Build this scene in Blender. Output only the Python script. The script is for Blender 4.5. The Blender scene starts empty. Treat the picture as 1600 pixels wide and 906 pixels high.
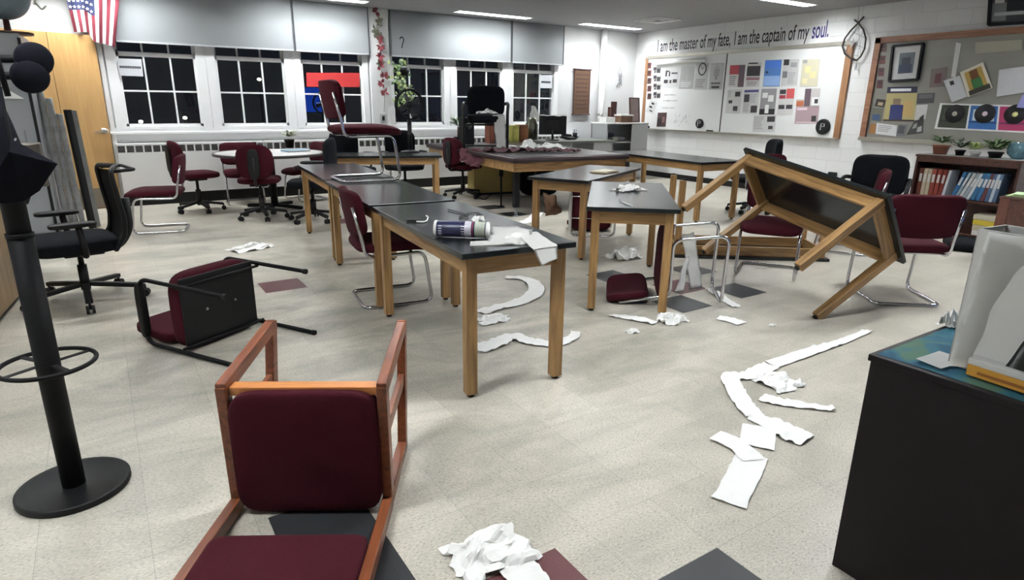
import bpy, bmesh, math, random
from mathutils import Vector, Matrix, Euler, noise
PI = math.pi
sc = bpy.context.scene
COL = sc.collection

# ------------------------------------------------------------------ camera
FPX = 972.0
YAW, PIT, ROL = math.radians(33.057), math.radians(16.643), math.radians(0.6734)
CAM = Vector((0, 0, 1.38))
_F = Vector((math.sin(YAW)*math.cos(PIT), math.cos(YAW)*math.cos(PIT), -math.sin(PIT)))
_r = Vector((math.cos(YAW), -math.sin(YAW), 0)); _u = _r.cross(_F)
_R = _r*math.cos(ROL)+_u*math.sin(ROL); _U = -_r*math.sin(ROL)+_u*math.cos(ROL)
cam = bpy.data.objects.new('camera', bpy.data.cameras.new('camera')); COL.objects.link(cam)
m3 = Matrix((_R, _U, -_F)).transposed()
cam.matrix_world = Matrix.Translation(CAM) @ m3.to_4x4()
cam.data.sensor_width = 36; cam.data.lens = FPX/1600*36; cam.data.clip_start = .05; cam.data.clip_end = 200
sc.camera = cam
# surveying helpers: where the sight line through a photo point meets a plane of the room
def ray(x, y): return _R*(x-800)-_U*(y-453)+_F*FPX
def at(x, y, z=0.0): d = ray(x, y); return CAM+d*((z-CAM.z)/d.z)
def onX(x, y, X): d = ray(x, y); return CAM+d*(X/d.x)
def onY(x, y, Y): d = ray(x, y); return CAM+d*(Y/d.y)

# ------------------------------------------------------------------ world, exposure
w = bpy.data.worlds.new('night'); sc.world = w; w.use_nodes = True
w.node_tree.nodes['Background'].inputs[0].default_value = (.006, .008, .011, 1)
w.node_tree.nodes['Background'].inputs[1].default_value = .35
sc.view_settings.view_transform = 'Standard'; sc.view_settings.look = 'None'
sc.view_settings.exposure = 1.24; sc.view_settings.gamma = 1; sc.view_settings.use_curve_mapping = False
LAMP = 46.0          # emission of a ceiling fixture diffuser

# ------------------------------------------------------------------ materials
MC = {}
def lin(c): return tuple(((v/255)/12.92 if v/255 <= .04045 else ((v/255+.055)/1.055)**2.4) for v in c)
def mat(name, rgb, rough=.6, metal=0, var=.12, scale=8, bump=0, spec=.5, emit=None, stretch=(1, 1, 1), trans=0, coat=0, sheen=0):
    if name in MC: return MC[name]
    m = bpy.data.materials.new(name); m.use_nodes = True; nt = m.node_tree; N = nt.nodes; L = nt.links
    b = N['Principled BSDF']; c = lin(rgb)
    b.inputs['Roughness'].default_value = rough; b.inputs['Metallic'].default_value = metal
    b.inputs['Specular IOR Level'].default_value = spec
    if trans: b.inputs['Transmission Weight'].default_value = trans
    if coat: b.inputs['Coat Weight'].default_value = coat; b.inputs['Coat Roughness'].default_value = .15
    if sheen: b.inputs['Sheen Weight'].default_value = sheen; b.inputs['Sheen Roughness'].default_value = .5
    tc = N.new('ShaderNodeTexCoord'); mp = N.new('ShaderNodeMapping'); mp.inputs['Scale'].default_value = stretch
    L.new(tc.outputs['Object'], mp.inputs[0])
    nz = N.new('ShaderNodeTexNoise'); nz.inputs['Scale'].default_value = scale; nz.inputs['Detail'].default_value = 5
    L.new(mp.outputs[0], nz.inputs['Vector'])
    rp = N.new('ShaderNodeMix'); rp.data_type = 'RGBA'
    rp.inputs[6].default_value = tuple(v*(1-var) for v in c)+(1,); rp.inputs[7].default_value = tuple(min(1, v*(1+var)) for v in c)+(1,)
    L.new(nz.outputs['Fac'], rp.inputs[0]); L.new(rp.outputs[2], b.inputs['Base Color'])
    if bump:
        bp = N.new('ShaderNodeBump'); bp.inputs['Strength'].default_value = bump; bp.inputs['Distance'].default_value = .004
        L.new(nz.outputs['Fac'], bp.inputs['Height']); L.new(bp.outputs[0], b.inputs['Normal'])
    if emit:
        b.inputs['Emission Color'].default_value = lin(emit[0])+(1,); b.inputs['Emission Strength'].default_value = emit[1]
    MC[name] = m; return m

def wood(name, dark, light, rough=.4, axis='Y', scale=3):
    if name in MC: return MC[name]
    m = bpy.data.materials.new(name); m.use_nodes = True; nt = m.node_tree; N = nt.nodes; L = nt.links
    b = N['Principled BSDF']; b.inputs['Roughness'].default_value = rough
    tc = N.new('ShaderNodeTexCoord'); mp = N.new('ShaderNodeMapping')
    s = {'X': (.6, 9, 9), 'Y': (9, .6, 9), 'Z': (9, 9, .6)}[axis]; mp.inputs['Scale'].default_value = s
    L.new(tc.outputs['Object'], mp.inputs[0])
    nz = N.new('ShaderNodeTexNoise'); nz.inputs['Scale'].default_value = scale; nz.inputs['Detail'].default_value = 6; nz.inputs['Distortion'].default_value = 1.2
    L.new(mp.outputs[0], nz.inputs['Vector'])
    cr = N.new('ShaderNodeValToRGB'); cr.color_ramp.elements[0].position = .32; cr.color_ramp.elements[1].position = .68
    cr.color_ramp.elements[0].color = lin(dark)+(1,); cr.color_ramp.elements[1].color = lin(light)+(1,)
    L.new(nz.outputs['Fac'], cr.inputs[0]); L.new(cr.outputs[0], b.inputs['Base Color'])
    MC[name] = m; return m

WHITE = mat('white paint', (234, 234, 232), .5, var=.03)
TRIMW = mat('window trim paint', (238, 239, 238), .4, var=.03)
CHROME = mat('chrome tube', (205, 205, 208), .12, 1, var=.03)
BLACKP = mat('black plastic', (11, 12, 13), .55, var=.15, spec=.35)
BLACKM = mat('black metal', (9, 9, 11), .6, 0, var=.15, spec=.2)
BLACKF = mat('black fabric', (12, 14, 19), .95, var=.25, scale=60, bump=.2, spec=.2)
MESHF = mat('black mesh fabric', (14, 15, 18), .85, var=.3, scale=150, bump=.4)
MAROON = mat('burgundy upholstery', (60, 13, 24), .95, var=.22, scale=90, bump=.3, spec=.2)
MAROOND = mat('burgundy vinyl', (34, 15, 21), .4, var=.15)
EPOXY = mat('black epoxy resin', (26, 30, 32), .22, var=.18, scale=40)
OAK_Z = wood('oak upright grain', (118, 88, 52), (172, 134, 84), .42, 'Z')
OAK_Y = wood('oak long grain', (118, 88, 52), (172, 134, 84), .42, 'Y')
OAK_X = wood('oak cross grain', (118, 88, 52), (172, 134, 84), .42, 'X')
PALE_OAK = wood('pale oak frame', (165, 125, 85), (190, 150, 108), .4, 'Z')
CHERRY = wood('cherry stained wood', (92, 48, 28), (132, 74, 44), .35, 'Y', 4)
DARKW = wood('dark walnut veneer', (48, 26, 22), (78, 44, 36), .4, 'X')
BROWNW = wood('brown shelf wood', (62, 36, 28), (88, 54, 42), .45, 'X')
DOORW = wood('birch door veneer', (176, 138, 86), (190, 152, 98), .45, 'Z', 2)
TISSUE = mat('white toilet tissue', (232, 232, 228), .9, var=.05, scale=30, bump=.25)
PAPER = mat('white paper', (228, 228, 224), .8, var=.03)
GREEN = mat('green leaf', (62, 88, 44), .5, var=.4, scale=20)
PALEG = mat('pale variegated leaf', (150, 168, 96), .5, var=.35, scale=25)
GREYM = mat('grey metal', (128, 130, 132), .5, .2, var=.1)
LGREY = mat('light grey plastic', (170, 172, 172), .5, var=.06)
GLASSD = mat('clear glass', (235, 240, 240), .03, trans=1, var=.0)

def bwall():
    m = bpy.data.materials.new('painted block wall'); m.use_nodes = True; nt = m.node_tree; N = nt.nodes; L = nt.links
    b = N['Principled BSDF']; b.inputs['Roughness'].default_value = .45
    g = N.new('ShaderNodeNewGeometry'); sx = N.new('ShaderNodeSeparateXYZ'); L.new(g.outputs['Position'], sx.inputs[0])
    ad = N.new('ShaderNodeMath'); L.new(sx.outputs[0], ad.inputs[0]); L.new(sx.outputs[1], ad.inputs[1])
    cb = N.new('ShaderNodeCombineXYZ'); L.new(ad.outputs[0], cb.inputs[0]); L.new(sx.outputs[2], cb.inputs[1])
    br = N.new('ShaderNodeTexBrick'); br.inputs['Scale'].default_value = 1; br.inputs['Brick Width'].default_value = .4; br.inputs['Row Height'].default_value = .2
    br.inputs['Mortar Size'].default_value = .004; br.inputs['Mortar Smooth'].default_value = .3
    a = lin((224, 224, 222)); c = lin((219, 219, 217)); d = lin((204, 204, 202))
    br.inputs['Color1'].default_value = a+(1,); br.inputs['Color2'].default_value = c+(1,); br.inputs['Mortar'].default_value = d+(1,)
    L.new(cb.outputs[0], br.inputs['Vector']); L.new(br.outputs['Color'], b.inputs['Base Color'])
    bp = N.new('ShaderNodeBump'); bp.invert = True; bp.inputs['Strength'].default_value = .5; bp.inputs['Distance'].default_value = .004
    L.new(br.outputs['Fac'], bp.inputs['Height']); L.new(bp.outputs[0], b.inputs['Normal']); return m
BLOCK = bwall()

def floor_mat(name, base, spread=1.0, dirt=True):
    m = bpy.data.materials.new(name); m.use_nodes = True; nt = m.node_tree; N = nt.nodes; L = nt.links
    b = N['Principled BSDF']; g = N.new('ShaderNodeNewGeometry')
    mp = N.new('ShaderNodeMapping'); mp.inputs['Rotation'].default_value = (0, 0, .6); mp.inputs['Scale'].default_value = (1, 2.1, 1); L.new(g.outputs['Position'], mp.inputs[0])
    n1 = N.new('ShaderNodeTexNoise'); n1.inputs['Scale'].default_value = 85; n1.inputs['Detail'].default_value = 3; n1.inputs['Roughness'].default_value = .6; L.new(mp.outputs[0], n1.inputs['Vector'])
    cr = N.new('ShaderNodeValToRGB'); e = cr.color_ramp.elements
    B = [v for v in lin(base)]
    k = spread
    def col(f): return tuple(max(0, v*f) for v in B)+(1,)
    e[0].position = .30; e[0].color = col(1-.55*k); e[1].position = .72; e[1].color = col(1+.30*k)
    x = e.new(.42); x.color = col(1-.10*k); x = e.new(.56); x.color = col(1.03)
    L.new(n1.outputs['Fac'], cr.inputs[0]); last = cr.outputs[0]
    # each 12 inch tile its own slight tint
    sc_ = N.new('ShaderNodeVectorMath'); sc_.operation = 'SCALE'; sc_.inputs['Scale'].default_value = 1/.31
    of = N.new('ShaderNodeVectorMath'); of.operation = 'SUBTRACT'; of.inputs[1].default_value = (.88, 1.06, 0); L.new(g.outputs['Position'], of.inputs[0]); L.new(of.outputs[0], sc_.inputs[0])
    fl = N.new('ShaderNodeVectorMath'); fl.operation = 'FLOOR'; L.new(sc_.outputs[0], fl.inputs[0])
    wn = N.new('ShaderNodeTexWhiteNoise'); L.new(fl.outputs[0], wn.inputs['Vector'])
    mr = N.new('ShaderNodeMapRange'); mr.inputs['To Min'].default_value = .93; mr.inputs['To Max'].default_value = 1.05; L.new(wn.outputs['Value'], mr.inputs['Value'])
    fr = N.new('ShaderNodeVectorMath'); fr.operation = 'FRACTION'; L.new(sc_.outputs[0], fr.inputs[0]); sp = N.new('ShaderNodeSeparateXYZ'); L.new(fr.outputs[0], sp.inputs[0])
    def near0(o):
        a = N.new('ShaderNodeMath'); a.operation = 'LESS_THAN'; a.inputs[1].default_value = .007; L.new(o, a.inputs[0]); return a.outputs[0]
    mx = N.new('ShaderNodeMath'); mx.operation = 'MAXIMUM'; L.new(near0(sp.outputs[0]), mx.inputs[0]); L.new(near0(sp.outputs[1]), mx.inputs[1])
    sm = N.new('ShaderNodeMath'); sm.operation = 'MULTIPLY_ADD'; sm.inputs[1].default_value = -.30; L.new(mx.outputs[0], sm.inputs[0]); L.new(mr.outputs[0], sm.inputs[2])
    mu = N.new('ShaderNodeVectorMath'); mu.operation = 'SCALE'; L.new(last, mu.inputs[0]); L.new(sm.outputs[0], mu.inputs['Scale']); last = mu.outputs[0]
    if dirt:   # scuffs and grime, patchy
        n2 = N.new('ShaderNodeTexNoise'); n2.inputs['Scale'].default_value = 1.3; n2.inputs['Detail'].default_value = 9; n2.inputs['Roughness'].default_value = .68; n2.inputs['Distortion'].default_value = .6; L.new(mp.outputs[0], n2.inputs['Vector'])
        c2 = N.new('ShaderNodeValToRGB'); c2.color_ramp.elements[0].position = .38; c2.color_ramp.elements[0].color = (.52, .54, .53, 1); c2.color_ramp.elements[1].position = .60; c2.color_ramp.elements[1].color = (1, 1, 1, 1)
        L.new(n2.outputs['Fac'], c2.inputs[0])
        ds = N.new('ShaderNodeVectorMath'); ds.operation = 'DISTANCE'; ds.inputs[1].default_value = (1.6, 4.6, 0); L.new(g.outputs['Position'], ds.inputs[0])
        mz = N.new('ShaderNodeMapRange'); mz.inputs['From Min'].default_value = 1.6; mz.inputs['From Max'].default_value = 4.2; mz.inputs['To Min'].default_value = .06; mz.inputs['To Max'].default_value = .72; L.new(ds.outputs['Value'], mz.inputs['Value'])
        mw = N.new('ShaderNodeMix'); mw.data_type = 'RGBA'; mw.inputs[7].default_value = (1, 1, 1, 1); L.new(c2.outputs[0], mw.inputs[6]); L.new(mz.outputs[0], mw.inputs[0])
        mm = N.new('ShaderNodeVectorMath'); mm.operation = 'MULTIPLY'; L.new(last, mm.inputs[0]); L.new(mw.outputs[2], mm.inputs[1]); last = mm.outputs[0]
    L.new(last, b.inputs['Base Color'])
    n3 = N.new('ShaderNodeTexNoise'); n3.inputs['Scale'].default_value = 3; n3.inputs['Detail'].default_value = 6; L.new(g.outputs['Position'], n3.inputs['Vector'])
    m3_ = N.new('ShaderNodeMapRange'); m3_.inputs['To Min'].default_value = .22; m3_.inputs['To Max'].default_value = .5; L.new(n3.outputs['Fac'], m3_.inputs['Value']); L.new(m3_.outputs[0], b.inputs['Roughness'])
    bp = N.new('ShaderNodeBump'); bp.inputs['Strength'].default_value = .12; bp.inputs['Distance'].default_value = .003
    n4 = N.new('ShaderNodeTexNoise'); n4.inputs['Scale'].default_value = 9; n4.inputs['Detail'].default_value = 4; L.new(g.outputs['Position'], n4.inputs['Vector'])
    L.new(n4.outputs['Fac'], bp.inputs['Height']); L.new(bp.outputs[0], b.inputs['Normal'])
    MC[name] = m; return m

# ------------------------------------------------------------------ mesh helpers
class MB:
    def __init__(s): s.bm = bmesh.new(); s.mi = 0
    def _xf(s, vs, M):
        if M is not None: bmesh.ops.transform(s.bm, matrix=M, verts=vs)
    def box(s, c, d, M=None, bev=0, rot=None):
        r = bmesh.ops.create_cube(s.bm, size=1); vs = r['verts']
        bmesh.ops.scale(s.bm, vec=Vector(d), verts=vs)
        fs = {f for v in vs for f in v.link_faces}
        for f in fs: f.material_index = s.mi
        if bev:
            es = list({e for v in vs for e in v.link_edges})
            g = bmesh.ops.bevel(s.bm, geom=es, offset=min(bev, min(d)*.45), segments=2, affect='EDGES', profile=.6)
            vs = g['verts']; vs = list({v for f in g['faces'] for v in f.verts} | set(vs))
            for f in g['faces']: f.material_index = s.mi
        if rot is not None: bmesh.ops.rotate(s.bm, cent=(0, 0, 0), matrix=Euler(rot).to_matrix(), verts=vs)
        bmesh.ops.translate(s.bm, vec=Vector(c), verts=vs); s._xf(vs, M); return s
    def bb(s, a, b, bev=0, M=None):
        a = Vector(a); b = Vector(b); return s.box((a+b)/2, [max(abs(v), 1e-4) for v in (b-a)], M, bev)
    def beam(s, a, b, wx, wy, up=(0, 0, 1), bev=.003):
        a = Vector(a); b = Vector(b); z = (b-a).normalized(); up = Vector(up)
        x = up.cross(z)
        if x.length < 1e-4: x = Vector((1, 0, 0)).cross(z)
        x.normalize(); y = z.cross(x); M = Matrix((x, y, z)).transposed().to_4x4(); M.translation = (a+b)/2
        return s.box((0, 0, 0), (wx, wy, (b-a).length), M, bev)
    def tube(s, pts, r, n=10, closed=False, cap=True):
        pts = [Vector(p) for p in pts]; rings = []; N_ = len(pts)
        t0 = None; nrm = None
        for i, p in enumerate(pts):
            if closed: t = (pts[(i+1) % N_]-pts[i-1]).normalized()
            elif i == 0: t = (pts[1]-p).normalized()
            elif i == N_-1: t = (p-pts[-2]).normalized()
            else: t = ((pts[i+1]-p).normalized()+(p-pts[i-1]).normalized()).normalized()
            if nrm is None:
                nrm = t.orthogonal().normalized()
            else:
                nrm = (nrm-t*nrm.dot(t)).normalized()
            bn = t.cross(nrm); rr = r[i] if isinstance(r, (list, tuple)) else r
            rings.append([s.bm.verts.new(p+(nrm*math.cos(2*PI*k/n)+bn*math.sin(2*PI*k/n))*rr) for k in range(n)])
        for i in range(N_ if closed else N_-1):
            A = rings[i]; B = rings[(i+1) % N_]
            off = 0
            if closed and i == N_-1:
                off = min(range(n), key=lambda o: (A[0].co-B[o].co).length)
            for k in range(n):
                f = s.bm.faces.new((A[k], A[(k+1) % n], B[(k+1+off) % n], B[(k+off) % n])); f.smooth = True; f.material_index = s.mi
        if cap and not closed:
            for R_ in (rings[0], rings[-1]):
                f = s.bm.faces.new(R_); f.material_index = s.mi
        return s
    def lathe(s, prof, c=(0, 0, 0), n=28, M=None):
        rings = []; c = Vector(c); new = []
        for r, z in prof:
            if r < 1e-5: v = [s.bm.verts.new(c+Vector((0, 0, z)))]
            else: v = [s.bm.verts.new(c+Vector((r*math.cos(2*PI*k/n), r*math.sin(2*PI*k/n), z))) for k in range(n)]
            rings.append(v); new += v
        for A, B in zip(rings, rings[1:]):
            for k in range(n):
                if len(A) == 1 and len(B) == 1: continue
                if len(A) == 1: f = s.bm.faces.new((A[0], B[k], B[(k+1) % n]))
                elif len(B) == 1: f = s.bm.faces.new((A[k], A[(k+1) % n], B[0]))
                else: f = s.bm.faces.new((A[k], A[(k+1) % n], B[(k+1) % n], B[k]))
                f.smooth = True; f.material_index = s.mi
        s._xf(new, M); return s
    def cyl(s, a, b, r, n=20): return s.tube([a, b], r, n)
    def cushion(s, c, d, e=.35, rot=None, M=None, fn=None, n=16, e2=None):
        # superellipsoid pad
        e2 = e2 or e; new = []; rows = []
        def sp(v, p): return math.copysign(abs(v)**p, v)
        for i in range(n+1):
            v = -PI/2+PI*i/n
            if i in (0, n): rr = [s.bm.verts.new((0, 0, sp(math.sin(v), e2)*d[2]/2))]
            else: rr = [s.bm.verts.new((sp(math.cos(v), e2)*sp(math.cos(u), e)*d[0]/2, sp(math.cos(v), e2)*sp(math.sin(u), e)*d[1]/2, sp(math.sin(v), e2)*d[2]/2)) for u in [2*PI*k/(2*n) for k in range(2*n)]]
            rows.append(rr); new += rr
        for A, B in zip(rows, rows[1:]):
            for k in range(2*n):
                k2 = (k+1) % (2*n)
                if len(A) == 1: f = s.bm.faces.new((A[0], B[k2], B[k]))
                elif len(B) == 1: f = s.bm.faces.new((A[k], A[k2], B[0]))
                else: f = s.bm.faces.new((A[k], A[k2], B[k2], B[k]))
                f.smooth = True; f.material_index = s.mi
        if fn:
            for v in new: v.co = Vector(fn(v.co))
        if rot is not None: bmesh.ops.rotate(s.bm, cent=(0, 0, 0), matrix=Euler(rot).to_matrix(), verts=new)
        bmesh.ops.translate(s.bm, vec=Vector(c), verts=new); s._xf(new, M); return s
    def prism(s, poly, z0, z1, M=None, bev=0):
        a = [s.bm.verts.new((x, y, z0)) for x, y in poly]; b = [s.bm.verts.new((x, y, z1)) for x, y in poly]; n = len(poly)
        F_ = [s.bm.faces.new(a[::-1]), s.bm.faces.new(b)]+[s.bm.faces.new((a[i], a[(i+1) % n], b[(i+1) % n], b[i])) for i in range(n)]
        for f in F_: f.material_index = s.mi
        s._xf(a+b, M); return s
    def quad(s, *p):
        f = s.bm.faces.new([s.bm.verts.new(Vector(q)) for q in p]); f.material_index = s.mi; return s
    def leaf(s, p, d, up, L_, W_, bend=.3):
        p = Vector(p); d = Vector(d).normalized(); sd = d.cross(Vector(up)).normalized() if d.cross(Vector(up)).length > 1e-3 else Vector((1, 0, 0)); nn = sd.cross(d)
        q = [p, p+d*L_*.45+sd*W_/2+nn*bend*L_*.2, p+d*L_-nn*bend*L_*.3, p+d*L_*.45-sd*W_/2+nn*bend*L_*.2]
        m_ = p+d*L_*.5+nn*bend*L_*.1
        vs = [s.bm.verts.new(x) for x in q]; c = s.bm.verts.new(m_)
        for i in range(4):
            f = s.bm.faces.new((vs[i], vs[(i+1) % 4], c)); f.smooth = True; f.material_index = s.mi
        return s
    def build(s, name, mats, parent=None, smooth=False, loc=None, rot=None):
        bmesh.ops.recalc_face_normals(s.bm, faces=s.bm.faces)
        me = bpy.data.meshes.new(name); s.bm.to_mesh(me); s.bm.free()
        for m in (mats if isinstance(mats, (list, tuple)) else [mats]): me.materials.append(m)
        if smooth:
            for p in me.polygons: p.use_smooth = True
        o = bpy.data.objects.new(name, me); COL.objects.link(o)
        if parent is not None: o.parent = parent
        if loc is not None: o.location = loc
        if rot is not None: o.rotation_euler = rot
        return o
def tag(o, label=None, cat=None, group=None, kind=None):
    if label: o['label'] = label
    if cat: o['category'] = cat
    if group: o['group'] = group
    if kind: o['kind'] = kind
    return o
def thing(name, label, cat, loc=(0, 0, 0), rz=0, group=None, rot=None):
    o = bpy.data.objects.new(name, None); COL.objects.link(o); o.location = loc; o.empty_display_size = .1
    o.rotation_euler = rot if rot is not None else (0, 0, rz)
    return tag(o, label, cat, group)
def dup(root, label, loc, rz=0, group=None, rot=None):
    r = root.copy(); COL.objects.link(r); r.location = loc; r.rotation_euler = rot if rot is not None else (0, 0, rz); r['label'] = label
    if group: r['group'] = group
    def rec(src, dst):
        for ch in [o for o in list(bpy.data.objects) if o.parent == src]:
            c = ch.copy(); COL.objects.link(c); c.parent = dst; rec(ch, c)
    rec(root, r); return r
def struct(o): o['kind'] = 'structure'; return o
def fillet(pts, rad, seg=5, closed=False):
    pts = [Vector(p) for p in pts]; out = []; n = len(pts)
    for i, p in enumerate(pts):
        if not closed and i in (0, n-1): out.append(p); continue
        a = pts[i-1]; b = pts[(i+1) % n]; u = (a-p); v = (b-p); r = min(rad, u.length*.48, v.length*.48)
        A = p+u.normalized()*r; B = p+v.normalized()*r
        for k in range(seg+1):
            t = k/seg; out.append(A*(1-t)**2+p*2*t*(1-t)+B*t*t)
    return out

# ================================================================== THE ROOM
XR, YB, XL, YF, H = 9.42, 9.95, -1.6, -3.0, 2.77
f = floor_mat('vinyl composition tile', (196, 190, 176))
fblack = floor_mat('black vinyl tile', (44, 46, 48), .35, dirt=False); fred = floor_mat('maroon vinyl tile', (98, 58, 60), .35, dirt=False)
m = MB(); m.quad((XL, YF, 0), (XR, YF, 0), (XR, YB, 0), (XL, YB, 0))
T = .31
def tile(x0, y0, nx=1, ny=1, mi=1):
    m.mi = mi; m.quad((x0, y0, .0006), (x0+nx*T, y0, .0006), (x0+nx*T, y0+ny*T, .0006), (x0, y0+ny*T, .0006)); m.mi = 0
tile(.30, 1.37, 1, 2); tile(1.19, .75); tile(3.88, 2.80); tile(3.24, 2.79); tile(3.56, 3.11, mi=2); tile(.885, 4.74, mi=2)
tile(.74, 1.03, mi=2); tile(4.05, 3.42); tile(3.3, 3.62); tile(4.3, 7.24); tile(4.26, 6.62); tile(1.5, .3); tile(2.2, 7.2, mi=2)
struct(m.build('floor', [f, fblack, fred]))
ceilm = mat('ceiling paint', (150, 150, 150), .8, var=.03, scale=3)
# ceiling with openings for the recessed fixtures
ROWS = {9.42: (.2, 2.87, 5.72, 8.25), 5.8: (-.4, 2.4, 5.25, 8.1), 2.0: (-.4, 2.4, 5.25, 8.1)}
FIX = [(x, y) for y in ROWS for x in ROWS[y]]
FL, FW = 1.36, .18
m = MB(); ys = sorted(ROWS); prev = YF
for y in ys:
    m.quad((XL, prev, H), (XR, prev, H), (XR, y-FW/2, H), (XL, y-FW/2, H)); px_ = XL
    for x in ROWS[y]:
        m.quad((px_, y-FW/2, H), (x-FL/2, y-FW/2, H), (x-FL/2, y+FW/2, H), (px_, y+FW/2, H)); px_ = x+FL/2
    m.quad((px_, y-FW/2, H), (XR, y-FW/2, H), (XR, y+FW/2, H), (px_, y+FW/2, H)); prev = y+FW/2
m.quad((XL, prev, H), (XR, prev, H), (XR, YB, H), (XL, YB, H))
struct(m.build('ceiling', ceilm))
struct(MB().bb((XL, YF, H+.3), (XR, YB, H+.35)).build('trim_1', ceilm))
lampm = mat('lit lens', (255, 252, 244), .5, emit=((247, 251, 255), LAMP))
first = None
for i, (x, y) in enumerate(FIX):
    where = {9.42: 'beside the window wall', 5.8: 'over the middle of the room', 2.0: 'over the near tables'}[y]
    nth = ['leftmost', 'second from the left', 'third from the left', 'nearest the whiteboard wall'][ROWS[y].index(x)+4-len(ROWS[y])]
    lab = f'recessed strip light in grey ceiling {where}, {nth}'
    if first is None:
        first = thing('ceiling_light', lab, 'ceiling light', (x, y, H), group='recessed ceiling strip lights')
        m = MB(); a, b, d = FL/2, FW/2, .13
        m.bb((-a, -b, 0), (a, -b-.004, d)); m.bb((-a, b, 0), (a, b+.004, d)); m.bb((-a, -b, 0), (-a-.004, b, d)); m.bb((a, -b, 0), (a+.004, b, d)); m.bb((-a, -b, d), (a, b, d+.004))
        m.build('housing', WHITE, first)
        m = MB(); m.cushion((0, 0, .10), (FL-.04, FW-.05, .04), .25); m.build('lens', lampm, first)
        m = MB(); m.bb((-a-.02, -b-.02, -.006), (a+.02, -b, 0)); m.bb((-a-.02, b, -.006), (a+.02, b+.02, 0)); m.bb((-a-.02, -b, -.006), (-a, b, 0)); m.bb((a, -b, -.006), (a+.02, b, 0)); m.build('trim_ring', WHITE, first)
    else: dup(first, lab, (x, y, H), group='recessed ceiling strip lights')
# air diffuser near the whiteboard corner
v = thing('ceiling_vent', 'square air diffuser in the ceiling near the whiteboard corner', 'vent', (8.2, 8.2, H-.03))
m = MB()
for k in range(3): s_ = .28-.08*k; m.tube([(s_, s_, .02-.006*k), (-s_, s_, .02-.006*k), (-s_, -s_, .02-.006*k), (s_, -s_, .02-.006*k)], .012, 6, True)
m.build('vent_ring', WHITE, v); MB().box((0, 0, .025), (.5, .5, .008)).build('vent_plate', GREYM, v)

wallp = mat('painted plaster', (212, 213, 212), .6, var=.04, scale=4)
# window wall: piers, band under and over the openings
WX = [(.34, 1.27), (1.51, 2.44), (2.68, 3.62), (4.12, 5.04), (5.27, 6.20), (6.43, 7.35)]
Z0, Z1 = 1.00, 2.45
m = MB(); m.bb((XL, YB, 0), (XR, YB+.2, Z0)); m.bb((XL, YB, Z1), (XR, YB+.2, H+.3)); px_ = XL
for a, b in WX: m.bb((px_, YB, Z0), (a-.06, YB+.2, Z1)); px_ = b+.06
m.bb((px_, YB, Z0), (XR, YB+.2, Z1)); struct(m.build('wall_back', wallp))
struct(MB().bb((3.74, YB-.07, .93), (4.06, YB, H)).build('trim_2', wallp))
struct(MB().bb((XR, YF, 0), (XR+.2, YB+.2, H+.3)).build('wall_right', BLOCK))
struct(MB().bb((XL-.2, YF, 0), (XL, YB+.2, H+.3)).build('wall_left', BLOCK))
struct(MB().bb((XL-.2, YF-.2, 0), (XR+.2, YF, H+.3)).build('wall_front', BLOCK))
struct(MB().bb((XR-.015, YF, 0), (XR, YB, .1)).build('baseboard_right', BLACKP))
glassm = mat('window glass', (255, 255, 255), 0.0, trans=1, var=0); glassm.node_tree.nodes['Principled BSDF'].inputs['IOR'].default_value = 1.42
for i, (a, b) in enumerate(WX):
    y0 = YB+.02; W_ = thing(f'window_{i+1}', None, None, (0, 0, 0)); struct(W_)
    m = MB(); m.bb((a-.118, y0-.05, 1.0), (a, y0+.1, Z1)); m.bb((b, y0-.05, 1.0), (b+(.118 if i not in (2, 5) else .09), y0+.1, Z1)); m.bb((a, y0-.045, 1.0), (b, y0+.1, 1.035)); m.bb((a, y0-.045, Z1-.03), (b, y0+.1, Z1)); m.build('frame', TRIMW, W_)
    def sash(y, z0, z1, rails, top, bot):
        m = MB(); m.bb((a, y-.02, z0), (a+.03, y+.02, z1)); m.bb((b-.03, y-.02, z0), (b, y+.02, z1)); m.bb((a, y-.02, z0), (b, y+.02, z0+bot)); m.bb((a, y-.02, z1-top), (b, y+.02, z1))
        for q in (1, 2): x = a+(b-a)*q/3; m.bb((x-.011, y-.015, z0), (x+.011, y+.015, z1))
        for z in rails: m.bb((a, y-.0149, z-.011), (b, y+.0149, z+.011))
        s_ = m.build('sash', TRIMW, W_)
        MB().bb((a+.01, y-.003, z0+.01), (b-.01, y+.003, z1-.01)).build('pane', glassm, s_)
    sash(y0, 1.035, 1.97, [1.49], .05, .035); sash(y0+.05, 1.93, 2.42, [2.2], .03, .05)
struct(MB().bb((XL+.02, YB-.07, .935), (7.6, YB, .965), .004).build('trim_3', TRIMW))
struct(MB().bb((XL+.02, YB-.02, .965), (7.6, YB, 1.02)).build('trim_4', TRIMW))
# night outside
struct(MB().bb((-40, 45, -4), (60, 45.2, -3.5)).build('trim_5', mat('dark street', (14, 15, 18), .9)))
for q, (px, py) in enumerate([(405, 124), (220, 190), (289, 184)]):  # glowing balls on posts, added to imitate blurry reflections in the panes
    p = onY(px, py, 40); t = thing('reflection_glow', f'glowing reflection spot seen through the windows, {["the highest", "lowest left", "lowest right"][q]}', 'reflection spot', (p.x, p.y, 0))
    MB().tube([(0, 0, -4), (0, 0, p.z)], .06, 8).build('pole', BLACKM, t)
    MB().cushion((0, 0, p.z), (.22, .22, .16), .9).build('bulb', mat('reflection glow', (255, 250, 230), .5, emit=((255, 250, 230), 3)), t)

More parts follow.
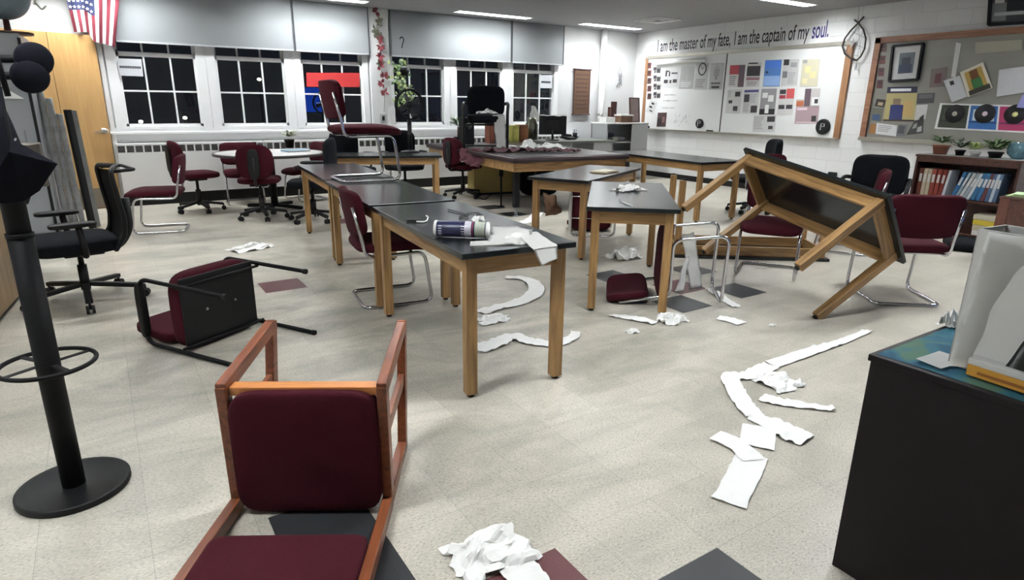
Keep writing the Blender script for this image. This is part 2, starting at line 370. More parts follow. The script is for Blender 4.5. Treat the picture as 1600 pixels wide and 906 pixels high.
# roller shades (each hangs before the windows)
shm = mat('grey shade fabric', (134, 137, 139), .85, var=.03, scale=120)
for a, b, lb, n in ((.36, 2.59, 'wide light grey roller shade over the leftmost pair of windows', 0), (2.60, 3.73, 'light grey roller shade over the window with the red banner', 1),
                 (4.08, 6.34, 'wide light grey roller shade over the fourth and fifth windows', 2), (6.355, 7.50, 'light grey roller shade over the window nearest the hanging scroll', 3)):
    t = thing('roller_shade', lb, 'roller shade', ((a+b)/2, YB-.09, 2.09), group='roller shades on the window wall'); hw = (b-a)/2-.012; zt = H-2.09-.005
    MB().bb((-hw, -.003, 0), (hw, .003, zt)).build('fabric', shm, t)
    MB().bb((-hw, -.008, -.012), (hw, .008, .012), .004).build('bottom_bar', mat('shade bar', (168, 170, 172), .5), t)
    m = MB(); m.bb((hw, -.012, 0), (hw+.012, .02, zt)); m.bb((-hw-.012, -.012, 0), (-hw, .02, zt)); m.build('side_channel', mat('dark channel', (70, 72, 74), .5), t)
# heater cabinet under the sill
for hi, (a, b) in enumerate(((.18, 2.02), (2.05, 3.95), (3.98, 5.9), (5.93, 7.9))):
    t = thing('heater_cabinet', f'white slotted wall heater cabinet under the windows, {["beside the wooden door", "behind the round table", "behind the padded table", "nearest the corner bookcase"][hi]}', 'heater', (a, YB-.16, 0), group='wall heaters under the windows'); W_ = b-a
    MB().bb((0, 0, .15), (W_, .14, .69), .004).build('front_panel', WHITE, t)
    MB().bb((0, .02, 0), (W_, .14, .15)).build('toe_kick', BLACKP, t)
    n = int(W_/.098); m = MB(); m.bb((0, 0, .69), (W_, .05, .705)); m.bb((0, 0, .795), (W_, .14, .82))
    for k in range(n+1): m.bb((k*W_/n-.009 if k else 0, 0, .70), (k*W_/n+.009 if k < n else W_, .05, .80))
    m.build('grille', WHITE, t); MB().bb((0, .05, .69), (W_, .07, .80)).build('fin_bank', mat('heater fins', (108, 108, 106), .6, var=.3, scale=40), t)
# corner pipe
tag(MB().cyl((8.48, YB-.08, 0), (8.48, YB-.08, H), .06).build('pipe', WHITE), 'white vertical riser pipe in the corner right of the hanging scroll', 'pipe')
m = MB(); m.bb((3.855, YB-.078, 1.07), (3.965, YB-.07, 1.20), .003); o = m.build('wall_outlet', LGREY); tag(o, 'small grey switch plate on the pillar below the red garland', 'switch plate')
MB().bb((3.89, YB-.084, 1.10), (3.93, YB-.078, 1.17), .002).build('socket', BLACKP, o)
# doors at the left
p0 = Vector((.13, 9.86, 0)); dd = Vector((-.95, -.31, 0)).normalized()
def door(n, p, wd, ang):
    t = thing(f'door_{n}', None, None, p, ang); struct(t)
    MB().bb((-wd, -.022, .01), (0, .022, 2.14), .003).build('leaf', DOORW, t)
    if n == 1:
        k = MB(); k.bb((-wd+.02, -.026, .02), (-.02, -.022, .27)); k.build('kick_plate', mat('steel kick plate', (120, 112, 98), .35, .6), t)
        k = MB(); k.lathe([(0, 0), (.035, 0), (.035, .012), (.014, .014), (.014, .05), (.03, .055), (.032, .075), (0, .08)], M=Matrix.Translation((-.07, -.022, .99)) @ Matrix.Rotation(PI/2, 4, 'X')); hd = k.build('door_knob', mat('satin steel', (190, 185, 178), .3, .9), t)
        MB().beam((-.07, -.075, .985), (-.19, -.075, .97), .02, .014).build('lever', MC['satin steel'], hd)
door(1, p0, .50, math.atan2(.31, .95)); door(2, p0+dd*.505, .80, math.atan2(.31, .95))
struct(MB().bb((.15, YB-.05, 0), (.2, YB, 2.3)).build('trim_6', TRIMW))

# ================================================================== WHITEBOARD WALL
def wq(px): return [onX(x, y, XR-.03) for x, y in px]
BX = XR-.035
bd = thing('whiteboard', 'long white magnetic whiteboard in an oak frame under the painted quote', 'whiteboard', (XR, 7.6, .93))
m = MB(); m.bb((-.03, -2.12, .0), (0, 1.98, 1.36)); m.build('surface', mat('whiteboard enamel', (220, 221, 219), .25, var=.02), bd)
FO = wood('tan oak strip', (128, 90, 60), (160, 118, 82), .5, 'Z'); MB().bb((-.045, -2.17, 0), (0, -2.08, 1.36)).build('side_frame', FO, bd); MB().bb((-.045, 1.96, 0), (0, 2.03, 1.36)).build('side_frame', FO, bd)
m = MB(); m.bb((-.05, -2.15, 1.33), (0, 2.0, 1.385)); m.build('top_rail', mat('aluminium rail', (172, 168, 156), .35, .6), bd)
m = MB(); m.bb((-.085, -2.15, -.015), (0, 2.0, .012)); m.build('marker_tray', MC['aluminium rail'], bd)
MB().bb((-.034, .045, 0), (-.03, .065, 1.36)).build('seam', BLACKP, bd)

def matc(rgb): return mat('ink %d %d %d' % tuple(rgb), rgb, .7, var=.06, scale=30)
def sheetobj(name, label, cat, quad, base, marks=(), X=None, t=.0015, group=None, lift=.0):
    """paper on the right wall. quad: photo corners tl,tr,br,bl ; marks (u0,v0,u1,v1,rgb) with v down"""
    X = X if X is not None else BX
    q = [onX(x, y, X-lift) for x, y in quad]; c = sum(q, Vector())/4; q = [p-c for p in q]
    o = thing(name, label, cat, c, group=group)
    def P(u, v, dx=0): return (q[0]*(1-u)*(1-v)+q[1]*u*(1-v)+q[2]*u*v+q[3]*(1-u)*v)+Vector((-dx, 0, 0))
    m = MB(); F_ = [P(0, 0, t), P(1, 0, t), P(1, 1, t), P(0, 1, t)]; B_ = [P(0, 0), P(1, 0), P(1, 1), P(0, 1)]
    m.quad(*F_); m.quad(*B_)
    for i in range(4): m.quad(F_[i], F_[(i+1) % 4], B_[(i+1) % 4], B_[i])
    m.build('sheet', matc(tuple(int(v*(.91 if X == BX else 1)) for v in base)), o)
    if marks:
        cs = []; m = MB()
        for k, (u0, v0, u1, v1, rgb) in enumerate(marks):
            if rgb not in cs: cs.append(rgb)
            m.mi = cs.index(rgb); e = t+.0008+.0003*(k % 5); m.quad(P(u0, v0, e), P(u1, v0, e), P(u1, v1, e), P(u0, v1, e))
        m.build('print', [matc(c_) for c_ in cs], o)
    return o
def rq(x0, y0, x1, y1, sl=-.03): # upright rectangle leaning with the wall's perspective
    d = (y1-y0)*.10; s_ = (x1-x0)*sl; return [(x0, y0), (x1, y0+s_), (x1-d, y1+s_*.2), (x0-d, y1)]
def lines(u0, u1, v0, v1, n, c=(120, 120, 120), seed=0):
    r = random.Random(seed); return [(u0, v0+(v1-v0)*k/n, u0+(u1-u0)*r.uniform(.6, 1), v0+(v1-v0)*(k+.45)/n, c) for k in range(n)]
DK = (52, 48, 52); RD = (150, 52, 62); GY = (150, 150, 152); MV = (92, 76, 84)
G1 = 'printed sheets on the right half of the whiteboard'
S = sheetobj
S('paper_sheet', 'printed sheet with a red block and dark side strip, top row on the whiteboard', 'paper', rq(1141, 102, 1165, 136), (214, 212, 210), [(0, 0, .62, .42, RD), (.62, 0, 1, 1, MV)]+lines(.05, .55, .5, .95, 5), group=G1)
S('paper_sheet', 'printed sheet with a black landscape picture, second in the whiteboard top row', 'paper', rq(1168, 98, 1190, 136), (214, 212, 208), [(.1, 0, .75, .06, DK), (.03, .14, .97, .55, (44, 38, 42)), (.03, .6, .97, .72, (140, 104, 112))]+lines(.1, .9, .78, .97, 3), group=G1)
S('paper_sheet', 'bright blue poster sheet pinned in the whiteboard top row', 'paper', rq(1196, 94, 1222, 135), (78, 124, 190), [(.05, .03, .95, .3, (64, 108, 190)), (.1, .42, .25, .5, (20, 30, 60)), (.02, .6, .98, .98, (140, 170, 214))], group=G1)
S('paper_sheet', 'grey illustrated sheet right of the blue poster on the whiteboard', 'paper', rq(1224, 93, 1249, 134), (208, 208, 206), [(.05, 0, .4, .22, DK), (.5, .12, .9, .3, GY), (.05, .45, .35, .7, (110, 110, 112))]+lines(.4, .9, .5, .95, 6, GY), group=G1)
S('paper_sheet', 'cream floral sheet at the right end of the whiteboard top row', 'paper', rq(1254, 93, 1281, 135), (214, 208, 182), [(.05, .02, .3, .14, GY), (.2, .25, .55, .5, (216, 204, 150)), (.5, .45, .85, .7, (210, 198, 148)), (.1, .7, .4, .9, (214, 204, 160))], group=G1)
S('paper_sheet', 'white sheet with scattered black thumbnails, lower row far left on the board', 'paper', rq(1137, 140, 1160, 177), (210, 210, 208), [(.55, .1, .9, .3, DK), (.15, .45, .4, .58, DK), (.5, .7, .8, .9, DK)]+lines(.08, .3, .05, .35, 5, GY), group=G1)
S('paper_sheet', 'newsletter sheet with a navy header bar in the whiteboard lower row', 'paper', rq(1163, 140, 1187, 177), (212, 212, 210), [(.03, .02, .95, .12, (70, 68, 120)), (.05, .2, .4, .52, DK), (.55, .68, .95, .97, DK)]+lines(.45, .9, .2, .6, 6, GY)+lines(.05, .5, .6, .95, 5, GY), group=G1)
S('paper_sheet', 'grey sheet showing pale feathers over a black base on the whiteboard', 'paper', rq(1190, 139, 1214, 179), (150, 148, 150), [(.1, .15, .45, .35, (214, 214, 212)), (.5, .25, .85, .5, (214, 214, 212)), (0, .78, 1, 1, (32, 30, 32)), (.35, .62, .6, .95, (216, 216, 214))], group=G1)
S('paper_sheet', 'sheet with red and black blocks above small figures, whiteboard lower row', 'paper', rq(1218, 139, 1242, 179), (212, 210, 208), [(.05, .03, .45, .2, DK), (.05, .24, .45, .38, RD), (.5, .0, 1, .38, (186, 78, 78)), (.05, .62, .45, .78, DK), (.55, .62, .95, .78, DK)], group=G1)
S('paper_sheet', 'white note with a dark and orange collage at the right of the board', 'paper', rq(1246, 139, 1282, 166), (205, 200, 198), [(.36, 0, .62, 1, MV), (.02, .68, .34, 1, (176, 104, 70)), (.68, .5, 1, .95, (222, 222, 222)), (.8, .6, .95, .85, DK), (0, 0, .34, .6, (220, 220, 218))], group=G1)
S('paper_sheet', 'mauve speckled poster sheet low at the right of the whiteboard', 'paper', rq(1244, 167, 1280, 193), (176, 152, 158), [(.05, .06, .5, .2, (210, 190, 196)), (.72, .55, .92, .9, DK), (.05, .9, .95, .96, (205, 185, 190))], group=G1)
S('paper_sheet', 'white handout hanging lowest of the sheets on the whiteboard', 'paper', rq(1178, 180, 1213, 206), (210, 210, 208), [(.62, .1, .96, .42, DK), (.7, .65, .9, .85, DK)]+lines(.05, .5, .1, .9, 7, GY), group=G1)
G2 = 'sheets on the left half of the whiteboard'
S('paper_sheet', 'white sign with bold black handwriting at the upper left of the whiteboard', 'paper', rq(1036, 106, 1061, 136), (216, 216, 214), [(.2, .15, .3, .45, DK), (.3, .15, .42, .22, DK), (.42, .2, .5, .45, DK), (.58, .25, .95, .33, DK), (.15, .62, .4, .8, DK), (.5, .64, .62, .8, DK), (.7, .6, .95, .78, DK)], group=G2)
S('paper_sheet', 'grey printed sheet between the handwritten sign and the clock poster', 'paper', rq(1064, 104, 1086, 139), (176, 176, 174), [(.1, .1, .45, .6, (150, 150, 148)), (.55, .1, .9, .6, (154, 154, 152))]+lines(.1, .9, .7, .95, 3, (205, 205, 205)), group=G2)
S('paper_sheet', 'grey sheet with a light bulb drawing beside the whiteboard seam', 'paper', rq(1111, 99, 1132, 140), (190, 190, 188), [(.35, .1, .65, .18, GY), (.3, .2, .7, .5, (140, 140, 140)), (.42, .5, .58, .62, (120, 120, 120)), (.15, .72, .85, .8, (90, 90, 90)), (.2, .86, .8, .95, DK)], group=G2)
ck = S('clock_poster', 'grey poster with a round black clock face on the whiteboard', 'poster', rq(1088, 99, 1108, 140), (198, 198, 196), lines(.1, .9, .6, .95, 5, (120, 120, 120)))
cc = onX(1097.5, 108, BX-.003)-ck.location
m = MB(); m.tube([cc+Vector((-.002, .085*math.cos(a), .10*math.sin(a))) for a in [2*PI*k/28 for k in range(28)]], .009, 6, True)
m.beam(cc+Vector((-.004, 0, 0)), cc+Vector((-.004, .03, .05)), .004, .008); m.beam(cc+Vector((-.004, 0, 0)), cc+Vector((-.004, -.03, .035)), .004, .008); m.build('clock_face', BLACKP, ck)
S('photo_print', 'small dark photo print at the lower left of the whiteboard', 'photo', rq(1028, 176, 1042, 198, -.02), (76, 56, 56), [(.1, .4, .5, .9, (40, 30, 34)), (.55, .3, .85, .7, (120, 92, 88))])
S('paper_tag', 'crooked white tag with black marks at the whiteboard left edge', 'paper', [(1017, 155), (1027, 160), (1020, 179), (1009, 174)], (216, 216, 214), [(.3, .15, .7, .3, DK), (.2, .45, .6, .6, DK), (.4, .75, .8, .85, DK)])
for k in range(5):
    y = 98+k*12; S('photo_print', ['topmost', 'second', 'middle', 'fourth', 'lowest'][k]+' small snapshot in the column at the whiteboard left edge', 'photo', rq(1012, y, 1018, y+9), [(110, 60, 56), (120, 70, 60), (92, 60, 56), (104, 58, 54), (96, 64, 60)][k], [(.2, .2, .7, .6, DK)], group='snapshots at the whiteboard left edge')
for k in range(4):
    y = 104+k*13; S('picture_card', ['topmost', 'upper middle', 'lower middle', 'lowest'][k]+' black and white picture card left of the handwritten sign', 'card', rq(1021, y, 1033, y+11), (208, 206, 200), [(.05, .1, .45, .55, DK), (.5, .3, .95, .9, (60, 58, 62)), (.2, .6, .4, .9, DK)], group='black and white picture cards on the whiteboard')
o = tag(MB().tube([onX(1023, 99, BX-.06)-Vector((0, 0, 0)), onX(1103, 93, BX-.06)], .035, 12).build('paper_roll', PAPER), 'long rolled white paper along the whiteboard top left', 'paper roll')
for k, (y, n) in enumerate([(148, 16), (157, 20), (168, 18)]):
    a = onX(1038-k*2, y, BX); m = MB(); r = random.Random(k); q = 0
    while q < n: dy = r.uniform(.012, .03); m.bb((a.x-.001, a.y-q*.018, a.z-.012+r.uniform(-.004, .004)), (a.x, a.y-q*.018-dy*.6, a.z+r.uniform(0, .01))); q += 1.4
    tag(m.build('handwriting', matc((120, 120, 122))), ['upper', 'middle', 'lower'][k]+' line of faint marker handwriting on the whiteboard left half', 'writing')
r = random.Random(9); m = MB()
for q in range(26):
    a = onX(1055+r.random()*28, 181+r.random()*14, BX); b = a+Vector((0, r.uniform(-.04, .04), r.uniform(-.05, .05))); m.beam(a+Vector((-.001, 0, 0)), b+Vector((-.001, 0, 0)), .002, .006)
tag(m.build('sketch', matc((150, 152, 152))), 'faint grey marker sketch low on the whiteboard left half', 'drawing')
def disc_magnet(px, py, R_, lab):
    c = onX(px, py, BX-.01); t = thing('round_plaque', lab, 'plaque', c)
    MB().lathe([(0, -.01), (R_, -.01), (R_, .012), (R_*.9, .02), (R_*.6, .014), (0, .014)], M=Matrix.Rotation(-PI/2, 4, 'Y')).build('disc', BLACKP, t)
    m = MB(); m.bb((-.022, .02, -.05), (-.016, .035, .05)); m.bb((-.022, -.035, -.0), (-.016, -.02, .05)); m.bb((-.022, -.035, .04), (-.016, .035, .05)); m.bb((-.022, -.035, 0), (-.016, .035, .01)); m.build('emblem', matc((170, 168, 166)), t)
disc_magnet(1093, 193, .085, 'black round plaque on the whiteboard left of the seam'); disc_magnet(1286, 198, .115, 'larger black round plaque at the lower right of the whiteboard')
o = tag(MB().bb((-.05, -.1, 0), (.0, .1, .045), .01).build('board_eraser', BLACKP, loc=(BX-.0, onX(1007, 196, BX-.05).y, .943)), 'black board eraser at the left end of the marker tray', 'eraser')
p = onX(1107, 202, BX-.05); o = tag(MB().bb((-.015, -.07, 0), (.015, .07, .022), .005).build('marker_box', BLACKP, loc=(BX-.015, p.y, .943)), 'short black marker on the tray beside the smaller plaque', 'marker')

# quote painted on the wall
def text(body, name, mat_, p0, p1, hgt, parent=None, thick=.001):
    cu = bpy.data.curves.new(name, 'FONT'); cu.body = body; cu.size = 1; cu.extrude = .0; cu.offset = 0.012
    o = bpy.data.objects.new(name, cu); COL.objects.link(o); bpy.context.view_layer.update()
    dg = bpy.context.evaluated_depsgraph_get(); me = bpy.data.meshes.new_from_object(o.evaluated_get(dg)); bpy.data.objects.remove(o)
    xs = [v.co.x for v in me.vertices]; x0, x1 = min(xs), max(xs); p0 = Vector(p0); p1 = Vector(p1); d = (p1-p0)
    for v in me.vertices:
        u = (v.co.x-x0)/(x1-x0); zz = v.co.y*hgt
        v.co = Vector((p0.x-thick, p0.y+d.y*u, p0.z+d.z*u+zz))
    me.materials.append(mat_); o = bpy.data.objects.new(name, me); COL.objects.link(o)
    if parent: o.parent = parent
    return o
q = thing('wall_quote', 'hand lettered quotation on the block wall above the whiteboard', 'lettering', (0, 0, 0))
INK = mat('black wall ink', (38, 38, 44), .6); INKP = mat('violet wall ink', (50, 40, 110), .6)
X_ = XR-.001
text('I am the master of my fate,', 'first_line', INK, onX(1027, 81, X_), onX(1141, 70.5, X_), .31, q)
text('I am the captain of my', 'second_line', INK, onX(1147, 70, X_), onX(1263, 60, X_), .31, q)
tw = text('soul.', 'last_word', INKP, onX(1268, 60, X_), onX(1294, 57, X_), .34, q); tw['label'] = 'violet lettering'

# noticeboard
nb = thing('notice_board', 'grey glass-fronted notice board in a brown wooden frame on the right wall', 'notice board', (XR, 3.0, .96)); a0, a1 = -3.2, 2.11
MB().bb((-.03, a0, 0), (0, a1, 1.36)).build('panel', mat('grey board cloth', (128, 127, 120), .35, var=.15, scale=3, stretch=(1, .4, 2)), nb)
m = MB(); m.bb((-.06, a1-.08, 0), (0, a1, 1.36)); m.bb((-.06, a0, 1.29), (0, a1, 1.37)); m.build('frame', wood('brown frame wood', (116, 78, 56), (146, 104, 78), .5, 'Y'), nb)
MB().bb((-.09, a0, -.03), (0, a1, .02)).build('tray', MC['aluminium rail'], nb)
NX = XR-.032
def N(*a, **k): return sheetobj(*a, X=NX, **k)
def framed(name, lab, quad, fw, mount, marks, fm=BLACKP, X=NX):
    q = [onX(x, y, X-.02) for x, y in quad]; c = sum(q, Vector())/4; q = [p-c for p in q]; t = thing(name, lab, 'picture', c)
    def P(u, v, dx=0): return (q[0]*(1-u)*(1-v)+q[1]*u*(1-v)+q[2]*u*v+q[3]*(1-u)*v)+Vector((-dx, 0, 0))
    m = MB()
    C_ = [(0, 0), (1, 0), (1, 1), (0, 1)]
    for i in range(4): a, b = C_[i], C_[(i+1) % 4]; m.beam(P(*a), P(*b), .03, fw, up=(1, 0, 0), bev=.004)
    m.build('frame', fm, t)
    m = MB(); m.quad(P(0, 0, -.005), P(1, 0, -.005), P(1, 1, -.005), P(0, 1, -.005)); m.build('mount', matc(mount), t)
    cs = []; m = MB()
    for k, (u0, v0, u1, v1, rgb) in enumerate(marks):
        if rgb not in cs: cs.append(rgb)
        m.mi = cs.index(rgb); e = -.004+.0005*k; m.quad(P(u0, v0, e), P(u1, v0, e), P(u1, v1, e), P(u0, v1, e))
    m.build('picture', [matc(x) for x in cs], t)
    return t
framed('framed_photo', 'black framed portrait photograph with a white mount on the notice board', [(1396, 72), (1443, 68), (1434, 124), (1390, 127)], .06, (206, 206, 206), [(.25, .22, .78, .80, (96, 104, 112)), (.35, .35, .65, .6, (62, 66, 76)), (.28, .55, .72, .8, (56, 64, 84))])
framed('framed_photo', 'dark framed picture hung highest above the notice board', [(1549, -28), (1625, -34), (1622, 34), (1545, 39)], .05, (70, 70, 74), [(.05, .5, .35, .92, (120, 122, 122)), (.1, .1, .3, .5, (190, 190, 188)), (.36, .1, .98, .7, (26, 26, 32)), (.1, .72, .98, .8, (168, 170, 172))], X=XR)
N('paper_sheet', 'tall white rolled sheet standing on the notice board above the open card', 'paper', [(1494, 66), (1502, 68), (1493, 121), (1486, 120)], (212, 212, 210))
N('paper_sheet', 'tilted white open leaf of a card with a small dark spot', 'paper', [(1474, 126), (1500, 118), (1511, 151), (1487, 160)], (200, 202, 206), [(.3, .12, .55, .3, DK)], lift=.02)
N('greeting_card', 'tilted card with a green and gold painted figure', 'card', [(1500, 113), (1536, 97), (1551, 137), (1512, 152)], (214, 208, 194), [(.15, .1, .88, .82, (168, 140, 70)), (.35, .12, .68, .45, (104, 66, 34)), (.32, .45, .72, .9, (52, 110, 62)), (.1, .8, .95, .98, (44, 42, 34))], lift=.025)
N('paper_sheet', 'large blank white sheet right of the painted figure card', 'paper', [(1561, 109), (1612, 102), (1610, 143), (1557, 151)], (206, 206, 208), lift=.02)
N('paper_strip', 'pale wooden nameplate strip at the top of the notice board', 'sign', [(1524, 66), (1597, 62), (1597, 78), (1524, 84)], (164, 160, 144), lift=.015)
t = N('record_poster', 'white strip poster of three turntables on green, blue and pink squares', 'poster', [(1469, 161), (1612, 165), (1611, 208), (1460, 201)], (222, 222, 220),
  [(.03, .06, .345, .94, (48, 52, 40)), (.365, .06, .66, .94, (48, 98, 160)), (.68, .06, .99, .94, (160, 48, 92)), (.07, .2, .3, .62, (70, 74, 58)), (.40, .2, .63, .62, (196, 206, 214)), (.70, .2, .97, .62, (96, 104, 140)), (.03, .66, .345, .70, (24, 26, 22)), (.365, .66, .66, .70, (24, 40, 70)), (.68, .66, .99, .70, (70, 60, 100))])
for u, v, col in ((.16, .38, (190, 188, 176)), (.49, .38, (196, 176, 190)), (.82, .4, (206, 206, 140))):
    c = onX(1469+143*u, 161+44*v, NX-.004)-t.location
    m = MB(); m.lathe([(0, 0), (.115, 0), (.115, .003), (0, .003)], c, M=None, n=28)
    for v_ in m.bm.verts: d_ = v_.co-c; v_.co = c+Vector((-.001-d_.z, d_.x, d_.y))
    rec = m.build('record', matc((22, 22, 26)), t)
    m = MB(); m.lathe([(0, 0), (.03, 0), (.03, .002), (0, .002)], c, n=18)
    for v_ in m.bm.verts: d_ = v_.co-c; v_.co = c+Vector((-.005-d_.z, d_.x, d_.y))
    m.build('record_label', matc(col), rec)
pp = N('magazine_cover', 'magazine cover of a blue clad figure on yellow under a navy title', 'magazine', [(1387, 136), (1434, 135), (1429, 190), (1380, 189)], (164, 152, 104), [(0, 0, 1, .18, (40, 42, 66)), (.12, .05, .8, .13, (220, 220, 224)), (.18, .52, .6, .95, (44, 52, 104)), (.25, .34, .5, .52, (122, 104, 84)), (0, .95, 1, 1, (60, 50, 44)), (.6, .4, .9, .85, (176, 150, 96))])
N('photo_print', 'dark group photo right of the magazine cover', 'photo', [(1434, 146), (1461, 145), (1459, 161), (1432, 162)], (70, 68, 72), [(.1, .1, .9, .5, (96, 94, 96))])
N('paper_sheet', 'small white note beneath the dark group photo', 'paper', [(1432, 164), (1450, 163), (1446, 186), (1428, 188)], (196, 196, 194))
N('paper_sheet', 'white postcard low at the left of the notice board', 'paper', [(1370, 192), (1402, 196), (1400, 213), (1368, 209)], (206, 206, 206), lines(.1, .8, .15, .8, 4, GY))
N('photo_print', 'grey snapshot right of the white postcard', 'photo', [(1404, 194), (1418, 195), (1414, 213), (1400, 212)], (110, 112, 114), [(.1, .1, .8, .8, (80, 82, 84))])
N('photo_print', 'orange print in the bottom left corner of the notice board', 'photo', [(1361, 193), (1369, 194), (1367, 209), (1357, 208)], (150, 104, 56), [])
N('photo_print', 'dark snapshot with a blue patch left of the magazine cover', 'photo', [(1364, 168), (1380, 169), (1377, 190), (1361, 188)], (98, 98, 84), [(.1, .5, .8, .95, (60, 80, 116))])
N('photo_print', 'black snapshot above the blue patched one', 'photo', [(1370, 154), (1385, 156), (1381, 168), (1366, 166)], (54, 44, 42), [(.3, .4, .8, .8, (168, 150, 120))])
for k in range(4):
    y = 68+k*19; N('photo_print', ['topmost', 'second', 'third', 'lowest'][k]+' narrow snapshot in the column at the notice board left side', 'photo', rq(1377-k*2, y, 1386-k*2, y+13), [(84, 66, 62), (98, 62, 60), (88, 54, 58), (84, 50, 54)][k], [(.2, .2, .8, .5, (58, 48, 50))], group='snapshots at the notice board left side')
N('photo_print', 'cluster of black cut-outs low on the notice board', 'photo', [(1428, 190), (1444, 178), (1442, 208), (1416, 211)], (66, 66, 64), [(.2, .3, .5, .6, (150, 150, 148)), (.6, .6, .9, .9, (170, 170, 168))])
N('plaque', 'faded maroon collage at the middle of the notice board', 'collage', [(1455, 108), (1481, 104), (1476, 135), (1452, 137)], (112, 100, 98), [(.3, .3, .7, .8, (98, 60, 62))])
N('paper_sheet', 'lavender paper corner right of the blue turntable', 'paper', [(1598, 148), (1618, 145), (1618, 170), (1588, 168)], (140, 140, 196), lift=.03)
# willow dream catcher
t = thing('willow_hoop', 'leaf shaped willow twig hoop with threads hanging between the two boards', 'wall hanging', onX(1337, 65, XR-.06))
m = MB(); base = t.location.copy()
L1 = [(1350, 26), (1341, 36), (1329, 48), (1320, 60), (1316, 72), (1320, 84), (1330, 92), (1338, 94)]; L2 = [(1335, 31), (1341, 36), (1349, 46), (1353, 60), (1351, 76), (1345, 88), (1338, 95)]
for L_ in (L1, L2): m.tube([onX(x, y, XR-.06)-base for x, y in L_], [.012]*len(L_), 8)
m.build('hoop', mat('dark willow twig', (54, 46, 42), .8, var=.3), t)
m = MB(); pts = L1[1:]+L2[1:]
for i in range(0, len(pts)): a = pts[i]; b = pts[(i*5+4) % len(pts)]; m.tube([onX(*a, XR-.06)-base, onX(*b, XR-.06)-base], .0022, 5)
m.tube([onX(1341, 36, XR-.06)-base, onX(1343, 3, XR-.02)-base], .003, 5); m.tube([onX(1338, 94, XR-.06)-base, onX(1338, 110, XR-.06)-base], .003, 5); m.build('thread', mat('grey thread', (120, 120, 118), .8), t)
FE = mat('grey feather', (150, 150, 150), .9); MB().leaf(onX(1334, 58, XR-.06)-base, (0, .1, -1), (1, 0, 0), .16, .06).build('feather', FE, t); MB().leaf(onX(1338, 98, XR-.06)-base, (0, 0, -1), (1, 0, 0), .12, .04).build('feather', FE, t)
# small items on the walls
p = onX(1301, 275, XR-.015); t = thing('wall_socket_box', 'small black box plugged on the right wall between the chairs', 'socket', p)
MB().bb((-.045, -.06, -.05), (.012, .06, .06), .006).build('box_body', BLACKP, t); MB().bb((-.049, -.02, -.01), (-.045, .02, .015)).build('indicator', GREYM, t)
o = tag(MB().box((0, 0, 0), (.02, .20, .26), bev=.004).build('wall_panel', LGREY, loc=onX(1004, 238, XR-.02)), 'small grey plate low on the wall by the whiteboard corner', 'panel')
# hanging scroll
t = thing('hanging_scroll', 'brown bamboo scroll with faded writing hanging left of the riser pipe', 'wall hanging', (8.02, YB-.02, 1.2))
MB().bb((-.2, -.012, 0), (.2, 0, .82)).build('cloth', mat('brown printed bamboo', (92, 66, 48), .8, var=.3, scale=14, stretch=(1, 1, 3)), t)
m = MB(); m.cyl((-.23, -.01, .83), (.23, -.01, .83), .013); m.cyl((-.22, -.01, 0), (.22, -.01, 0), .013); m.bb((-.2, -.014, 0), (-.18, -.01, .82)); m.bb((.18, -.014, 0), (.2, -.01, .82)); m.build('rod', DARKW, t)
m = MB(); r = random.Random(4)
for row in range(9):
    x = -.15
    while x < .13: wd = r.uniform(.02, .06); m.bb((x, -.0135, .72-row*.078), (x+wd, -.012, .745-row*.078)); x += wd+.015
m.build('lettering', matc((58, 40, 34)), t)
MB().tube([(-.2, -.01, .83), (-.02, 0, 1.12), (.2, -.01, .83)], .003, 6).build('cord', mat('grey cord', (150, 150, 148), .8), t)
t = thing('wire_ornament', 'small grey wire ornament on the wall between pipe and whiteboard', 'ornament', (8.98, YB-.02, 1.72))
m = MB(); r = random.Random(2)
for k in range(14): m.tube([(r.uniform(-.08, .08), 0, r.uniform(0, .25)), (r.uniform(-.08, .08), -.01, r.uniform(0, .28))], .004, 5)
m.build('wire', GREYM, t); MB().tube([(-.05, 0, .25), (0, 0, .42), (.05, 0, .25)], .003, 5).build('loop', GREYM, t)

# things on the windows
yw = YB-.03
def onwin(name, lab, cat, quad, rgb, marks=(), y=None):
    y = y or yw; q = [onY(px, py, y) for px, py in quad]; c = sum(q, Vector())/4; q = [p-c for p in q]; t = thing(name, lab, cat, c)
    def P(u, v, dy=0): return q[0]*(1-u)*(1-v)+q[1]*u*(1-v)+q[2]*u*v+q[3]*(1-u)*v+Vector((0, -dy, 0))
    m = MB(); F_ = [P(0, 0, .002), P(1, 0, .002), P(1, 1, .002), P(0, 1, .002)]; B_ = [P(0, 0), P(1, 0), P(1, 1), P(0, 1)]; m.quad(*F_); m.quad(*B_)
    for i in range(4): m.quad(F_[i], F_[(i+1) % 4], B_[(i+1) % 4], B_[i])
    m.build('sheet', matc(rgb), t)
    if marks:
        m = MB()
        for u0, v0, u1, v1, c_ in marks: m.quad(P(u0, v0, .003), P(u1, v0, .003), P(u1, v1, .003), P(u0, v1, .003))
        m.build('print', matc(marks[0][4]), t)
    return t
onwin('red_banner', 'plain red banner strip taped across the third window', 'banner', [(478.5, 113.5), (561.5, 114), (562, 136), (479, 135.5)], (176, 42, 42))
bars = [(.06+.068*k, .42, .06+.068*k+.055, .56, (40, 42, 46)) for k in range(13)]
onwin('paper_notice', 'white notice with one line of print on the leftmost window', 'paper', [(182, 91), (221, 92.5), (224, 119.5), (187, 118)], (200, 202, 206), bars)
onwin('paper_notice', 'white notice with one line of print on the rightmost window', 'paper', [(844, 117), (862.5, 117.5), (862, 138), (843.5, 137.5)], (214, 216, 220), [(u0*.9+.05, .46, u1*.9+.05, .62, c) for u0, _, u1, _, c in bars])

